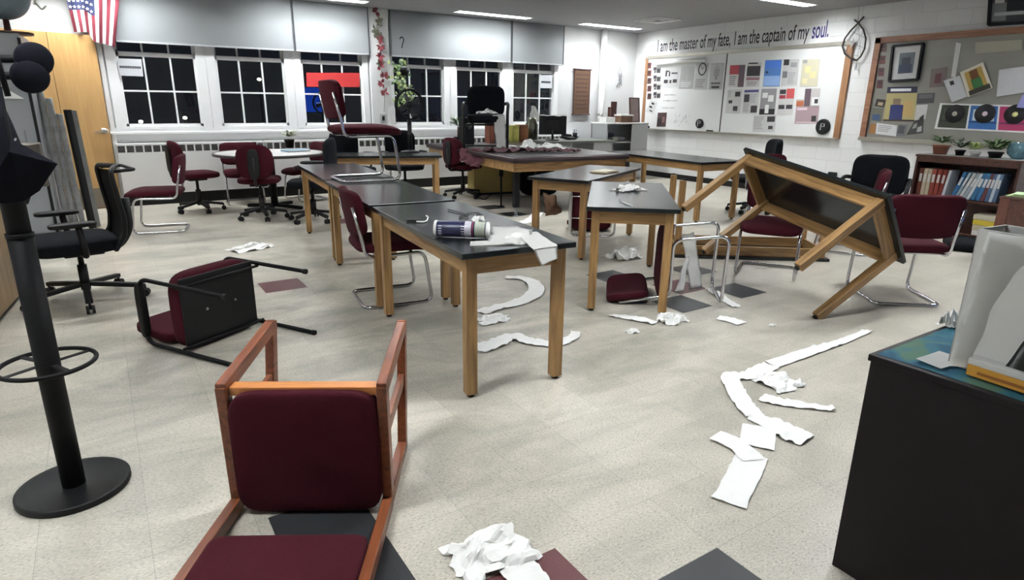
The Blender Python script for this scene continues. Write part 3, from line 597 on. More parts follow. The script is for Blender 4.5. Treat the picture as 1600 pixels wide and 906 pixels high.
# flag at the upper left, hanging in folds
FY = 9.78
t = thing('flag', 'striped national flag hanging in folds above the wooden door', 'flag', onY(140, -40, FY)); base = t.location.copy()
topL, topR = (96, -32), (189, -32); 
def flagp(u, v):
    bx = 116+(180-116)*u if u < .45 else 116+(180-116)*u; by = 50+ (12 if u > .32 else 0)*min(1, (u-.32)/.15 if u > .32 else 0)+ 16*max(0, u-.3)
    X = topL[0]+(topR[0]-topL[0])*u; x = X*(1-v)+bx*v; y = topL[1]*(1-v)+by*v
    p = onY(x, y, FY+.05*math.sin(u*17+v*2)*(.3+.7*v)); return p-base
m = MB(); nu, nv = 52, 26; vs = [[m.bm.verts.new(flagp(i/nu, j/nv)) for i in range(nu+1)] for j in range(nv+1)]
for j in range(nv):
    for i in range(nu):
        fc = m.bm.faces.new((vs[j][i], vs[j][i+1], vs[j+1][i+1], vs[j+1][i])); fc.smooth = True
        st = int((i+.5)/nu*13); fc.material_index = 2 if (i < nu*7/13 and (j+.5)/nv < .58) else (0 if st % 2 == 0 else 1)
m.build('cloth', [mat('flag red', (104, 28, 42), .85), mat('flag white', (206, 200, 198), .85), mat('flag blue', (34, 42, 78), .85)], t)
m = MB()
for a in range(6):
    for b in range(5):
        u, v = .045+.085*a, .06+.115*b; c = flagp(u, v)+Vector((0, -.012, 0)); R_ = .021
        pts = [c+Vector((math.sin(2*PI*k/10)*(R_ if k % 2 == 0 else R_*.45), 0, math.cos(2*PI*k/10)*(R_ if k % 2 == 0 else R_*.45))) for k in range(10)]
        ctr = m.bm.verts.new(c); pv = [m.bm.verts.new(p) for p in pts]
        for k in range(10): m.bm.faces.new((ctr, pv[k], pv[(k+1) % 10]))
m.build('star_field', MC['flag white'], t)
MB().cyl(flagp(-.02, -.02)+Vector((0, .0, 0)), flagp(1.02, -.02), .012, 10).build('flagpole', BROWNW, t)

# ================================================================== LAB TABLES
def make_table(name, label, w=.61, l=1.46, h=.735, inset=.035, pale=False):
    t = thing(name, label, 'table'); th = .028
    MB().bb((-w/2, -l/2, h-th), (w/2, l/2, h), .004).build('tabletop', EPOXY, t)
    a, b = w/2-inset-.01, l/2-inset-.01; z0, z1 = h-th-.085, h-th
    for s_ in (-1, 1): MB().bb((s_*a, -b, z0), (s_*(a-.02), b, z1), .001).build('long_apron', OAK_Y, t)
    for s_ in (-1, 1): MB().bb((-a, s_*b, z0), (a, s_*(b-.02), z1), .001).build('short_apron', OAK_X, t)
    for sx in (-1, 1):
        for sy in (-1, 1):
            m = MB(); x, y = sx*(w/2-inset-.0275), sy*(l/2-inset-.0275); m.box((x, y, (h-th)/2+.008), (.055, .055, h-th-.016), bev=.003); lg = m.build('leg', OAK_Z, t)
            MB().lathe([(0, 0), (.018, 0), (.018, .01), (0, .012)], (x, y, 0), 12).build('foot_glide', BLACKP, lg)
    return t
GT = 'black topped oak lab tables'
tA = make_table('lab_table', 'oak lab table with black top holding the tissue canister, nearest the camera'); tA.location = (1.655, 3.09, 0); tA.rotation_euler.z = math.radians(-5); tA['group'] = GT
dup(tA, 'middle black topped table of the long row, with the chair standing on its far end', (1.80, 4.61, 0), math.radians(-6), GT)
dup(tA, 'farthest table of the long row, its end by the round table', (1.965, 6.13, 0), math.radians(-5.5), GT)
dup(tA, 'black topped table holding a crumpled white tissue, standing skewed in the middle', (3.355, 3.52, 0), math.radians(-41.2), GT)
dup(tA, 'black topped table with a beige book, behind the one holding tissue', (4.09, 4.90, 0), math.radians(-62.3), GT)
dup(tA, 'black topped table in front of the windows with black chairs behind it', (3.10, 7.87, 0), math.radians(68), GT)
tD = make_table('lab_table', 'long black topped table against the whiteboard side, with brown apron', .72, 1.95); tD.location = (6.47, 6.05, 0); tD.rotation_euler.z = math.radians(-6); tD['group'] = GT
tt = make_table('lab_table', 'oak table tipped over on its side, legs pointing at the camera', .61, 1.37); tt.location = (3.90, 2.845, .290); tt.rotation_euler = (.247, .921, -.007); tt['group'] = GT
dup(tA, 'upside down oak table on the floor behind the tipped table, leg in the air', (5.16, 3.80, .735), 0, GT, rot=(0, PI, math.radians(53)))

# padded conference table
t = thing('padded_table', 'large wooden table with a padded maroon edge and black metal legs', 'table', (4.22, 6.5, 0), math.radians(-5))
Wp, Lp = 1.80, 3.05
MB().bb((0, 0, .68), (Wp, Lp, .745), .03).build('padded_edge', MAROOND, t); MB().bb((.05, .05, .745), (Wp-.05, Lp-.05, .75)).build('tabletop', mat('dark vinyl top', (38, 32, 35), .28, var=.12), t)
m = MB(); 
for a, b in (((.04, .04, .57), (Wp-.04, .065, .68)), ((.04, Lp-.065, .57), (Wp-.04, Lp-.04, .68)), ((.04, .04, .57), (.065, Lp-.04, .68)), ((Wp-.065, .04, .57), (Wp-.04, Lp-.04, .68))): m.bb(a, b)
m.build('apron', OAK_X, t)
for x in (.11, Wp-.11):
    for y in (.11, Lp-.11):
        m = MB(); m.bb((x-.035, y-.035, .12), (x+.035, y+.035, .57), .004); lg = m.build('leg', BLACKM, t)
        m = MB(); m.cyl((x, y, 0), (x, y, .12), .02); m.lathe([(0, 0), (.035, 0), (.035, .01), (0, .014)], (x, y, 0), 14); m.build('leg_extension', GREYM, lg)
m = MB(); m.cyl((.30, .9, .012), (.30, .9, .57), .012); m.lathe([(0, 0), (.05, 0), (.05, .01), (0, .014)], (.30, .9, 0), 14); m.cyl((.30, .9, .42), (.30, .9, .57), .03); m.build('support_rod', BLACKM, t)

# round table
t = thing('round_table', 'round table with a white top and dark rim by the windows', 'table', (1.86, 8.72, 0))
MB().lathe([(0, .71), (.66, .71), (.665, .72), (.66, .735), (0, .735)], n=48).build('tabletop', mat('pale laminate', (206, 204, 200), .35, var=.03), t)
MB().lathe([(.66, .705), (.69, .705), (.695, .72), (.69, .738), (.661, .738), (.66, .705)], n=48).build('rim', mat('dark rim rubber', (64, 54, 52), .5), t)
m = MB(); m.cyl((0, 0, .04), (0, 0, .71), .045); m.build('pedestal', BLACKM, t)
m = MB(); 
for k in range(4): a = PI/4+k*PI/2; m.beam((0, 0, .05), (math.cos(a)*.4, math.sin(a)*.4, .025), .05, .04)
m.build('foot', BLACKM, t)

# ================================================================== CHAIRS
def back_curve(amt, ax=0):
    def fn(c): return (c.x, c.y-amt*(c.x/.25)**2 if ax == 0 else c.y, c.z)
    return fn
def make_sled(label):
    t = thing('sled_chair', label, 'chair', group='burgundy chairs with chrome sled frames')
    w_, d, h = .23, .24, .37; r = .0125
    P = [(-w_, -d-.04, .72), (-w_, -d+.01, .50), (-w_, -d+.03, h), (-w_, d-.04, h+.01), (-w_, d+.01, .0125), (-w_, -d, .0125), (w_, -d, .0125), (w_, d+.01, .0125), (w_, d-.04, h+.01), (w_, -d+.03, h), (w_, -d+.01, .50), (w_, -d-.04, .72)]
    MB().tube(fillet(P, .07, 6), r, 10).build('frame', CHROME, t)
    MB().cyl((-w_, .12, h+.005), (w_, .12, h+.005), .009, 8).build('cross_bar', CHROME, t); MB().cyl((-w_, -.12, h+.002), (w_, -.12, h+.002), .009, 8).build('cross_bar', CHROME, t)
    def sf(c): return (c.x, c.y, c.z-(.35*max(0, c.y-.12)**1.5)*1.2)
    MB().cushion((0, .02, h+.055), (.49, .56, .085), .38, fn=sf, e2=.6).build('seat', MAROON, t)
    MB().cushion((0, 0, 0), (.51, .06, .31), .28, fn=lambda c: (c.x, c.y+.05*(c.x/.25)**2, c.z), e2=.4, rot=(math.radians(-9)*-1, 0, 0)).build('backrest', MAROON, t, loc=(0, -d-.035, .66))
    return t
s1 = make_sled('burgundy chair with chrome sled frame standing on top of a lab table'); s1.location = (1.90, 5.30, .736); s1.rotation_euler.z = -1.63
G = 'burgundy chairs with chrome sled frames'
dup(s1, 'burgundy chrome sled chair tucked under the long table row', (1.645, 4.17, 0), -1.72, G)
dup(s1, 'burgundy chrome sled chair facing the wooden door, at the far left', (.455, 7.81, 0), 1.35, G)
dup(s1, 'burgundy chrome sled chair standing just right of the tipped table', (4.92, 2.24, 0), -.67, G)
dup(s1, 'burgundy chrome sled chair lying on its back under the skewed table', (3.68, 2.858, .292), 0, G, rot=(1.557, .03, 3.985))
dup(s1, 'burgundy chrome sled chair seen through the legs of the tipped table', (4.72, 3.19, 0), 2.10, G)
dup(s1, 'burgundy sled chair fallen over under the table with the beige book, brown paper on it', (4.22, 4.95, .292), 0, G, rot=(1.557, 0, 2.5))
dup(s1, 'burgundy chair behind the tipped table, beside the black office chair back', (6.90, 4.75, 0), 2.6, G)
dup(s1, 'burgundy chair turned sideways in front of the black armchair by the wall', (6.17, 3.36, 0), .5, G)
dup(s1, 'burgundy chair behind the round table, against the heater', (1.62, 9.42, 0), PI-.1, G)
dup(s1, 'burgundy chair on the right of the round table, its back leaning on it', (2.46, 9.32, 0), 1.75, G)

def star(t, R_=.30, n=5, m_=BLACKP, z=.07, rot=0):
    for k in range(n):
        a = rot+2*PI*k/n; m = MB(); m.beam((.03*math.cos(a), .03*math.sin(a), z+.05), (R_*math.cos(a), R_*math.sin(a), z+.012), .045, .03, bev=.006); arm = m.build('base_arm', m_, t)
        m = MB(); c = Vector((R_*math.cos(a), R_*math.sin(a), .028)); sd = Vector((-math.sin(a), math.cos(a), 0))
        for s_ in (-1, 1): m.tube([c+sd*s_*.008, c+sd*s_*.026], .028, 14)
        m.cyl(c+Vector((0, 0, .0)), c+Vector((0, 0, .06)), .008, 8); m.build('caster', BLACKP, arm)
def make_task(label):
    t = thing('task_chair', label, 'chair', group='burgundy swivel task chairs'); star(t, .28)
    m = MB(); m.cyl((0, 0, .08), (0, 0, .28), .032); m.cyl((0, 0, .28), (0, 0, .42), .018); m.build('gas_column', BLACKP, t)
    MB().bb((-.1, -.12, .40), (.1, .1, .43), .01).build('tilt_mechanism', BLACKP, t)
    MB().cushion((0, .02, .47), (.48, .46, .09), .5, e2=.55).build('seat', MAROON, t)
    MB().tube(fillet([(0, -.08, .42), (0, -.29, .42), (0, -.31, .75)], .08), .016, 8).build('back_stem', BLACKP, t)
    MB().cushion((0, -.255, .70), (.42, .07, .40), .62, e2=.7, fn=lambda c: (c.x, c.y+.06*(c.x/.21)**2, c.z)).build('backrest', MAROON, t)
    MB().cushion((0, -.30, .68), (.13, .03, .34), .6).build('back_cover', BLACKP, t)
    return t
k1 = make_task('burgundy swivel chair seen from behind at the round table'); k1.location = (1.56, 8.02, 0); k1.rotation_euler.z = -.35
dup(k1, 'burgundy swivel chair left of the round table, facing it', (.98, 8.95, 0), -1.35, 'burgundy swivel task chairs')
dup(k1, 'burgundy swivel chair under the padded table beside the yellow carton', (4.58, 8.45, 0), -1.3, 'burgundy swivel task chairs')

def make_office(label, n=5):
    t = thing('office_chair', label, 'chair', group='black office armchairs'); star(t, .29)
    m = MB(); m.cyl((0, 0, .08), (0, 0, .26), .035); m.cyl((0, 0, .26), (0, 0, .40), .02); m.build('gas_column', BLACKP, t)
    MB().cushion((0, .02, .45), (.50, .50, .10), .4, e2=.5).build('seat', BLACKF, t)
    MB().tube(fillet([(0, -.05, .40), (0, -.29, .41), (0, -.32, .62)], .08), .022, 8).build('back_stem', BLACKP, t)
    MB().cushion((0, -.27, .745), (.47, .09, .46), .42, e2=.45, fn=lambda c: (c.x*(1+.12*c.z), c.y+.07*(c.x/.23)**2, c.z)).build('backrest', BLACKF, t)
    for s_ in (-1, 1):
        m = MB(); m.tube(fillet([(s_*.16, .0, .41), (s_*.30, .0, .42), (s_*.31, .02, .64), (s_*.28, .16, .665), (s_*.28, -.16, .665)][:3]+[(s_*.31, -.02, .65)], .05), .017, 8); a = m.build('armrest', BLACKP, t)
        MB().cushion((s_*.30, .0, .665), (.075, .30, .045), .6).build('arm_pad', BLACKP, a)
    return t
GO = 'black office armchairs'
o1 = make_office('black office chair behind the window table, below the sled chair seat'); o1.location = (3.02, 8.85, 0); o1.rotation_euler.z = PI+.3
dup(o1, 'black office chair behind the window table, beside the black hoop fan', (3.85, 8.95, 0), PI-.1, GO)
dup(o1, 'black office chair behind the burgundy one past the tipped table', (7.35, 5.35, 0), .9, GO)
dup(o1, 'black office chair with cushion, in the shade between round table and table row', (2.05, 7.55, 0), 1.2, GO)

# black guest armchair by the wall
t = thing('guest_armchair', 'wide black padded armchair standing left of the bookcase', 'chair', (7.08, 3.60, 0), 1.95)
MB().cushion((0, .04, .42), (.54, .52, .13), .4).build('seat', BLACKF, t)
MB().cushion((0, -.25, .66), (.56, .12, .45), .42, e2=.45).build('backrest', BLACKF, t)
for s_ in (-1, 1):
    m = MB(); m.tube(fillet([(s_*.27, -.24, .62), (s_*.32, -.1, .64), (s_*.32, .2, .62), (s_*.31, .27, .5), (s_*.31, .22, .02), (s_*.31, -.25, .02)], .09), .022, 8); m.build('arm_loop', BLACKP, t)
MB().cyl((-.31, .2, .34), (.31, .2, .34), .014).build('cross_bar', BLACKP, t); MB().cyl((-.31, -.25, .02), (.31, -.25, .02), .014).build('cross_bar', BLACKP, t)
t['group'] = 'black guest armchairs with looped arms'
dup(t, 'black armchair with looped arms standing on top of the padded table', (4.78, 8.10, .752), 2.6, 'black guest armchairs with looped arms')

# black mesh task chair, left
t = thing('mesh_chair', 'black high-backed mesh office chair standing beside the coat stand', 'chair', (-.23, 5.22, 0), 1.75)
star(t, .37, rot=.5)
m = MB(); m.cyl((0, 0, .08), (0, 0, .26), .03); m.cyl((0, 0, .26), (0, 0, .36), .018); m.build('gas_column', BLACKP, t)
m = MB(); m.bb((-.08, -.14, .33), (.08, .1, .37), .01); m.cyl((.1, -.02, .35), (.26, -.02, .34), .008, 8); m.bb((.24, -.05, .325), (.29, .01, .345), .006); m.build('tilt_mechanism', BLACKP, t)
MB().cushion((0, .03, .42), (.52, .52, .12), .4, e2=.5).build('seat', BLACKF, t)
bz = [(-.235, .38), (-.30, .47), (-.315, .58), (-.30, .70), (-.285, .83), (-.28, .90)]
m = MB(); cols = 9; rows = []
import itertools
for (y, z) in bz:
    rows.append([m.bm.verts.new((.22*(2*i/(cols-1)-1), y+.05*(2*i/(cols-1)-1)**2, z)) for i in range(cols)])
for A, B in zip(rows, rows[1:]):
    for i in range(cols-1): fc = m.bm.faces.new((A[i], A[i+1], B[i+1], B[i])); fc.smooth = True
bmesh.ops.solidify(m.bm, geom=list(m.bm.faces), thickness=.012); m.build('mesh_back', MESHF, t)
m = MB(); loop = [(-.22, bz[0][0]+.05, bz[0][1])]+[(-.225, y+.05, z) for y, z in bz]+[(-.20, bz[-1][0]+.04, .925), (0, bz[-1][0]-.03, .93), (.20, bz[-1][0]+.04, .925)]+[(.225, y+.05, z) for y, z in bz[::-1]]
m.tube(fillet(loop, .03, 3), .016, 8, True); m.build('back_frame', BLACKP, t)
m = MB(); m.tube(fillet([(-.2, -.25, .91), (-.19, -.38, .915), (.19, -.38, .915), (.2, -.25, .91)], .03), .012, 8); m.build('coat_hanger', BLACKP, t)
MB().tube(fillet([(0, -.08, .36), (0, -.25, .36), (0, -.33, .48), (0, -.33, .7)], .06), .03, 8).build('back_stem', BLACKP, t)
for s_ in (-1, 1):
    m = MB(); m.tube(fillet([(s_*.12, .0, .36), (s_*.29, .0, .37), (s_*.30, .02, .57)], .05), .02, 8); a = m.build('armrest', BLACKP, t)
    MB().cushion((s_*.30, .05, .59), (.09, .27, .035), .5).build('arm_pad', BLACKP, a)

# black tube armchair on its back : x across, y towards the chair's top, z towards its front
t = thing('tube_armchair', 'black tube framed armchair with burgundy seat lying on its back', 'chair', (.68, 3.56, 0), math.radians(32))
r = .0125; w_ = .29
for s_ in (-1, 1):
    m = MB(); m.tube(fillet([(s_*w_, .0, .40), (s_*w_, .66, .41), (s_*w_, .71, .33), (s_*w_, .70, .10), (s_*w_, .66, .022), (s_*w_, -.03, .0135)], .07, 6), r, 10); m.build('side_frame', BLACKM, t)
    m = MB(); m.cushion((s_*w_, .69, .22), (.05, .045, .33), .5); m.build('arm_pad', BLACKP, t)
    for z, y in ((.40, -.0), (.0135, -.03)): MB().cyl((s_*w_, y-.012, z), (s_*w_, y+.012, z), .016, 12).build('foot_cap', BLACKP, t)
m = MB(); m.bb((-.255, .395, .015), (.255, .41, .43), .01); m.build('seat_shell', BLACKP, t)
MB().cushion((0, .455, .225), (.53, .11, .46), .3, e2=.4).build('seat', MAROON, t)
MB().cushion((0, .72, .06), (.50, .34, .07), .35, rot=(math.radians(6), 0, 0)).build('backrest', MAROON, t)
MB().cyl((-w_, .385, .39), (w_, .385, .39), .009, 8).build('cross_bar', BLACKM, t); MB().cyl((-w_, .385, .035), (w_, .385, .035), .009, 8).build('cross_bar', BLACKM, t)
m = MB()
for x in (-.1, .1): m.lathe([(0, 0), (.008, 0), (.008, .004), (0, .005)], n=10, M=Matrix.Translation((x, .394, .22)) @ Matrix.Rotation(PI/2, 4, 'X'))
m.build('screw', GREYM, t)

# wooden library chair on its back, nearest : x across, y towards its feet, z towards its front
t = thing('wooden_chair', 'cherry wood sled base chair with burgundy pads lying on its back, nearest the camera', 'chair', (.455, 1.965, 0), math.radians(-31.0))
w_ = .262
for s_ in (-1, 1):
    x = s_*w_; A = (x, .0, .475); Fr = (x, .475, .515); Re = (x, .36, .025); J = (x, .0, .02)
    def bm_(n, a, b, ww=.034, hh=.05, up=(1, 0, 0)): MB().beam(a, b, hh, ww, up=up, bev=.004).build(n, CHERRY, t)
    bm_('front_leg', (x, -.03, .468), Fr); bm_('runner', (x, .475, .535), (x, .355, .02)); bm_('rear_leg', (x, .38, .035), (x, -.02, .04)); bm_('seat_rail', (x, -.012, .48), (x, .0, .03)); bm_('back_post', (x, .0, .03), (x, -.50, .055))
bm2 = MB(); bm2.beam((-w_+.017, .015, .455), (w_-.017, .015, .455), .05, .03, up=(0, 0, 1)); bm2.build('front_rail', wood('lit cherry edge', (178, 112, 58), (204, 136, 78), .35, 'X'), t)  # paler cherry paints in the light falling on the upturned rail
MB().beam((-w_, .24, .26), (w_, .24, .26), .03, .04).build('stretcher', CHERRY, t) if False else None
for s_ in (-1, 1): MB().beam((s_*w_, .0, .30), (s_*w_, .43, .31), .045, .022, up=(1, 0, 0)).build('side_stretcher', CHERRY, t)
MB().cushion((0, -.012, .235), (.497, .07, .455), .15, e2=.3).build('seat', MAROON, t)
MB().cushion((0, -.40, .065), (.49, .29, .06), .18, e2=.35).build('backrest', MAROON, t)

# ================================================================== COAT STAND, left
t = thing('coat_stand', 'tall black coat stand with round base and disc ended hooks at the left', 'coat stand', (-.262, 2.545, 0))
MB().lathe([(0, 0), (.178, 0), (.18, .004), (.18, .022), (.172, .026), (.165, .02), (0, .022)], n=48).build('base', BLACKP, t)
tilt = Vector((.075, 0, 0))
def pz(z): return Vector((0, 0, z))
m = MB(); m.tube([pz(.02), pz(.95)], .037, 20); m.build('lower_pole', BLACKM, t); m = MB(); m.tube([pz(.95), pz(1.62)], .034, 20); m.tube([pz(.945), pz(.96)], .039, 20); m.build('upper_pole', BLACKM, t)
c = pz(.50)
m = MB(); m.tube([c+Vector((.142*math.cos(a), .142*math.sin(a), 0)) for a in [2*PI*k/40 for k in range(40)]], .008, 8, True)
for a in (.5, 2.2, 3.7, 5.2): m.beam(c, c+Vector((.138*math.cos(a), .138*math.sin(a), 0)), .02, .004)
m.build('umbrella_ring', BLACKM, t)
for k, (px, py) in enumerate(((53, 93), (47, 119))):
    p = onY(px, py, 2.5)-t.location; q0 = pz(p.z)
    MB().tube([q0, p], .012, 10).build('hook_arm', BLACKM, t)
    MB().lathe([(0, -.012), (.042, -.012), (.050, -.006), (.051, .004), (.044, .012), (0, .014)], n=32, M=Matrix.Translation(p) @ Matrix.Rotation(math.radians(100), 4, 'X') @ Matrix.Rotation(.25, 4, 'Y')).build('hook_disc', mat('navy black rubber', (9, 11, 22), .8, spec=.2), t)
    
# navy coat and black umbrella hanging on it
navy = mat('navy cloth', (8, 9, 22), .95, var=.3, scale=30)
t = thing('navy_coat', 'dark navy coat hanging from the coat stand', 'coat', (-.262, 2.60, 0))
m = MB(); r = random.Random(3)
prof = [(1.46, .03, .03, .0), (1.40, .08, .05, -.08), (1.30, .10, .055, -.08), (1.18, .10, .06, -.06), (1.08, .09, .055, -.05), (1.03, .07, .04, -.05)]
rows = [[m.bm.verts.new((dx+ax*math.cos(a)*(1+.12*math.sin(5*a)), .10+ay*math.sin(a)*(1+.1*math.sin(3*a)), z)) for a in [2*PI*k/24 for k in range(24)]] for z, ax, ay, dx in prof]
for A, B in zip(rows, rows[1:]):
    for k in range(24): fc = m.bm.faces.new((A[k], A[(k+1) % 24], B[(k+1) % 24], B[k])); fc.smooth = True
m.bm.faces.new(rows[0]); m.bm.faces.new(rows[-1]); m.build('coat_body', navy, t)
t = thing('umbrella', 'black half-open umbrella hanging on the coat stand pole', 'umbrella', (-.262, 2.40, 0))
pts = [onY(x, y, 2.42)-t.location for x, y in ((-30, 150), (3, 135), (17, 216), (90, 256), (62, 298), (38, 314), (5, 318), (-30, 312))]
m = MB(); ctr = Vector((-.05, .05, 1.22)); n = len(pts); top = m.bm.verts.new(sum(pts, Vector())/n+Vector((0, -.05, .03))); back = m.bm.verts.new(sum(pts, Vector())/n+Vector((0, .07, 0))); pv = [m.bm.verts.new(p) for p in pts]
mid = [m.bm.verts.new((pts[i]*.55+(pts[i]+pts[(i+1) % n])*.0+top.co*.45)+Vector((0, -.012, 0))) for i in range(n)]
for i in range(n):
    m.bm.faces.new((top, mid[i], mid[(i+1) % n])); m.bm.faces.new((mid[i], pv[i], pv[(i+1) % n], mid[(i+1) % n])); m.bm.faces.new((back, pv[(i+1) % n], pv[i]))
m.build('canopy', mat('black nylon', (7, 8, 17), .8, var=.2, spec=.15), t)
MB().tube([pts[2]*.98+Vector((0, 0, 0)), pts[2]+Vector((.012, 0, 0))], .003, 6).build('rib_tip', GREYM, t)
MB().tube([top.co if False else (pts[0]+Vector((.05, .03, .15))), pts[0]+Vector((.06, .03, 0))], .008, 8).build('shaft', BLACKM, t)

# ================================================================== LEFT SIDE STORAGE
t = thing('side_desk', 'tan wood panelled desk along the left wall behind the coat stand', 'desk', (-.95, 5.4, 0), math.radians(-6.5))
LW = wood('tan mottled veneer', (134, 108, 74), (164, 136, 98), .5, 'Z', 2)
MB().bb((-.35, -1.0, .02), (.30, .85, .70), .02).build('body', LW, t); MB().bb((-.37, -1.02, .70), (.32, .87, .735), .01).build('desktop', LW, t); MB().bb((-.33, -.98, 0), (.28, .83, .02)).build('plinth', BLACKP, t)
t = thing('storage_cabinet', 'tall light grey metal cabinet in the back left corner', 'cabinet', (-.98, 8.3, 0), math.radians(-2))
gm = mat('grey enamel', (140, 143, 146), .45, var=.05, scale=2)
MB().bb((-.5, -.4, .04), (.5, .4, 1.97), .008).build('body', gm, t); MB().bb((-.48, -.415, .06), (.49, -.4, 1.95), .004).build('door', gm, t)
MB().bb((.485, -.43, .04), (.51, -.40, 1.93)).build('edge_strip', BLACKP, t); MB().bb((-.48, -.38, 0), (.48, .38, .04)).build('plinth', BLACKP, t)
m = MB(); m.tube(fillet([(.40, -.415, .95), (.40, -.45, .95), (.40, -.45, 1.08), (.40, -.415, 1.08)], .02), .007, 8); m.build('handle', GREYM, t)
t = thing('desk_globe', 'grey-blue globe on a wooden ring stand atop the grey cabinet', 'globe', (onY(9, 30, 8.1).x, 8.1, 1.972))
MB().cushion((0, 0, .36), (.46, .46, .46), 1.0, n=18).build('sphere', mat('faded globe map', (98, 112, 122), .4, var=.45, scale=5), t)
m = MB(); m.tube([(.26*math.cos(a), -.02, .36+.26*math.sin(a)) for a in [(-.3+k*.13)*1 for k in range(19)]], .009, 8); m.tube(fillet([(.26, -.02, .30), (.30, -.02, .24), (.34, -.02, .28)], .02), .008, 8); m.build('meridian', mat('ivory plastic', (206, 206, 190), .4), t)
m = MB(); m.lathe([(0, 0), (.20, 0), (.20, .02), (.03, .03), (.025, .13), (0, .13)]); m.build('stand', BROWNW, t)
m = MB()
GR = 'rolled posters leaning by the door'
for k, (dx, hgt, rr) in enumerate(((0, 1.50, .034), (.068, 1.38, .032), (.132, 1.22, .03))):
    t = thing('poster_roll', ['tallest', 'middle', 'shortest'][k]+' crinkled grey plastic poster roll standing beside the grey cabinet', 'poster roll', (-.42+dx, 8.45-.02*k, 0), group=GR)
    n = 16; pts = [Vector((-.02*z, 0, z)) for z in [hgt*i/n for i in range(n+1)]]
    MB().tube(pts, [rr*(1+.12*math.sin(i*2.3+k)) for i in range(n+1)], 14).build('roll', mat('crinkled plastic', (150, 152, 152), .3, var=.5, scale=16, bump=1.5), t)
    MB().tube([pts[-1]+Vector((0, 0, -.02)), pts[-1]+Vector((0, 0, .006))], rr*.8, 14).build('end_cap', PAPER, t)
t = thing('leaning_board', 'tall narrow board with a black frame leaning by the wooden door', 'board', (-.20, 8.30, 0), .3, rot=(0, -.03, .5))
MB().bb((-.025, -.03, 0), (.025, .03, 1.27)).build('frame', BLACKP, t); MB().bb((.026, -.028, .01), (.075, .03, 1.26)).build('face', mat('speckled grey face', (104, 106, 104), .6, var=.4, scale=12), t)
# crumpled paper bag on the desk
t = thing('paper_bag', 'crumpled dark paper bag with clear wrap standing on the tan desk', 'bag', (onY(36, 240, 6.0).x, 6.0, .737))
m = MB(); m.box((0, 0, .16), (.24, .16, .32), bev=.01); bmesh.ops.subdivide_edges(m.bm, edges=m.bm.edges[:], cuts=3, use_grid_fill=True)
for v in m.bm.verts: v.co += noise.noise_vector(v.co*14)*.02
m.build('bag_body', mat('dark kraft paper', (82, 76, 68), .7, var=.3, scale=10), t)
m = MB(); m.cushion((.03, -.07, .12), (.16, .08, .16), .8, fn=lambda c: c+noise.noise_vector(c*25)*.025); m.build('plastic_wrap', mat('plastic wrap', (176, 178, 178), .15, var=.3, scale=20), t)
tag(MB().prism([(0, 0), (.16, 0), (0, .12)], 0, .01, M=Matrix.Rotation(PI/2, 4, 'X')).build('paper_triangle', PAPER, loc=onY(5, 154, 7.85)), 'white triangular paper corner taped to the grey cabinet', 'paper')

# ================================================================== RIGHT FOREGROUND CABINET
t = thing('low_cabinet', 'black-brown low cabinet in the right foreground', 'cabinet', (1.745, .815, 0))
DB = mat('black brown laminate', (16, 9, 11), .6, var=.3, scale=4, spec=.3)
MB().bb((0, -1.5, .0), (.80, 0, .695), .003).build('body', DB, t); MB().bb((-.006, -1.52, .695), (.82, .006, .715), .003).build('cabinet_top', DB, t)
m = MB(); clr = mat('teal map cloth', (42, 110, 132), .7, var=.2); nt = clr.node_tree
b_ = nt.nodes['Principled BSDF']; nz = nt.nodes.new('ShaderNodeTexNoise'); nz.inputs['Scale'].default_value = 5; nz.inputs['Distortion'].default_value = 1.5; tcn = nt.nodes.new('ShaderNodeTexCoord'); nt.links.new(tcn.outputs['Object'], nz.inputs['Vector'])
cr = nt.nodes.new('ShaderNodeValToRGB'); cr.color_ramp.interpolation = 'EASE'; e = cr.color_ramp.elements; e[0].position = .38; e[0].color = lin((38, 98, 128))+(1,); e[1].position = .62; e[1].color = lin((100, 142, 120))+(1,); x = e.new(.5); x.color = lin((62, 130, 150))+(1,); nt.links.new(nz.outputs['Fac'], cr.inputs[0]); nt.links.new(cr.outputs[0], b_.inputs['Base Color'])
nx, ny = 20, 30; g = [[m.bm.verts.new((1.757+.74*i/nx, .805-1.4*j/ny, .7165+.003*noise.noise(Vector((i*.6, j*.6, 0))))) for i in range(nx+1)] for j in range(ny+1)]
for j in range(ny):
    for i in range(nx): fc = m.bm.faces.new((g[j][i], g[j][i+1], g[j+1][i+1], g[j+1][i])); fc.smooth = True
bmesh.ops.solidify(m.bm, geom=list(m.bm.faces), thickness=.0015)
tag(m.build('map_cloth', clr), 'teal and green map cloth covering the dark foreground cabinet', 'cloth')
# magazine holder (open box of thin walls) and paper hung over it
hp = Vector((1.845, .665, .7205)); t = thing('magazine_holder', 'white open-topped magazine holder on the foreground cabinet', 'file holder', hp, math.radians(-6))
WP = mat('white card', (216, 216, 212), .6, var=.04); hh = .37
m = MB(); m.bb((0, -.003, 0), (.13, 0, hh)); m.bb((0, -.30, 0), (.004, 0, hh)); m.bb((.126, -.30, 0), (.13, 0, hh)); m.bb((0, -.30, 0), (.13, -.297, .22)); m.bb((0, -.30, 0), (.13, 0, .003)); m.build('holder_body', WP, t)
m = MB(); m.bb((-.0015, -.040, .20), (.0, -.028, .34)); m.build('finger_slot', BLACKP, t)
for k in range(3):
    tag(MB().bb((hp.x+.025+.03*k, hp.y-.29, .725), (hp.x+.035+.03*k, hp.y-.03, 1.04+.01*k)).build('magazine', [BLACKP, GREYM, DARKW][k]), ['black', 'grey', 'dark brown'][k]+' spined magazine standing in the white holder', 'magazine', group='magazines in the white holder')

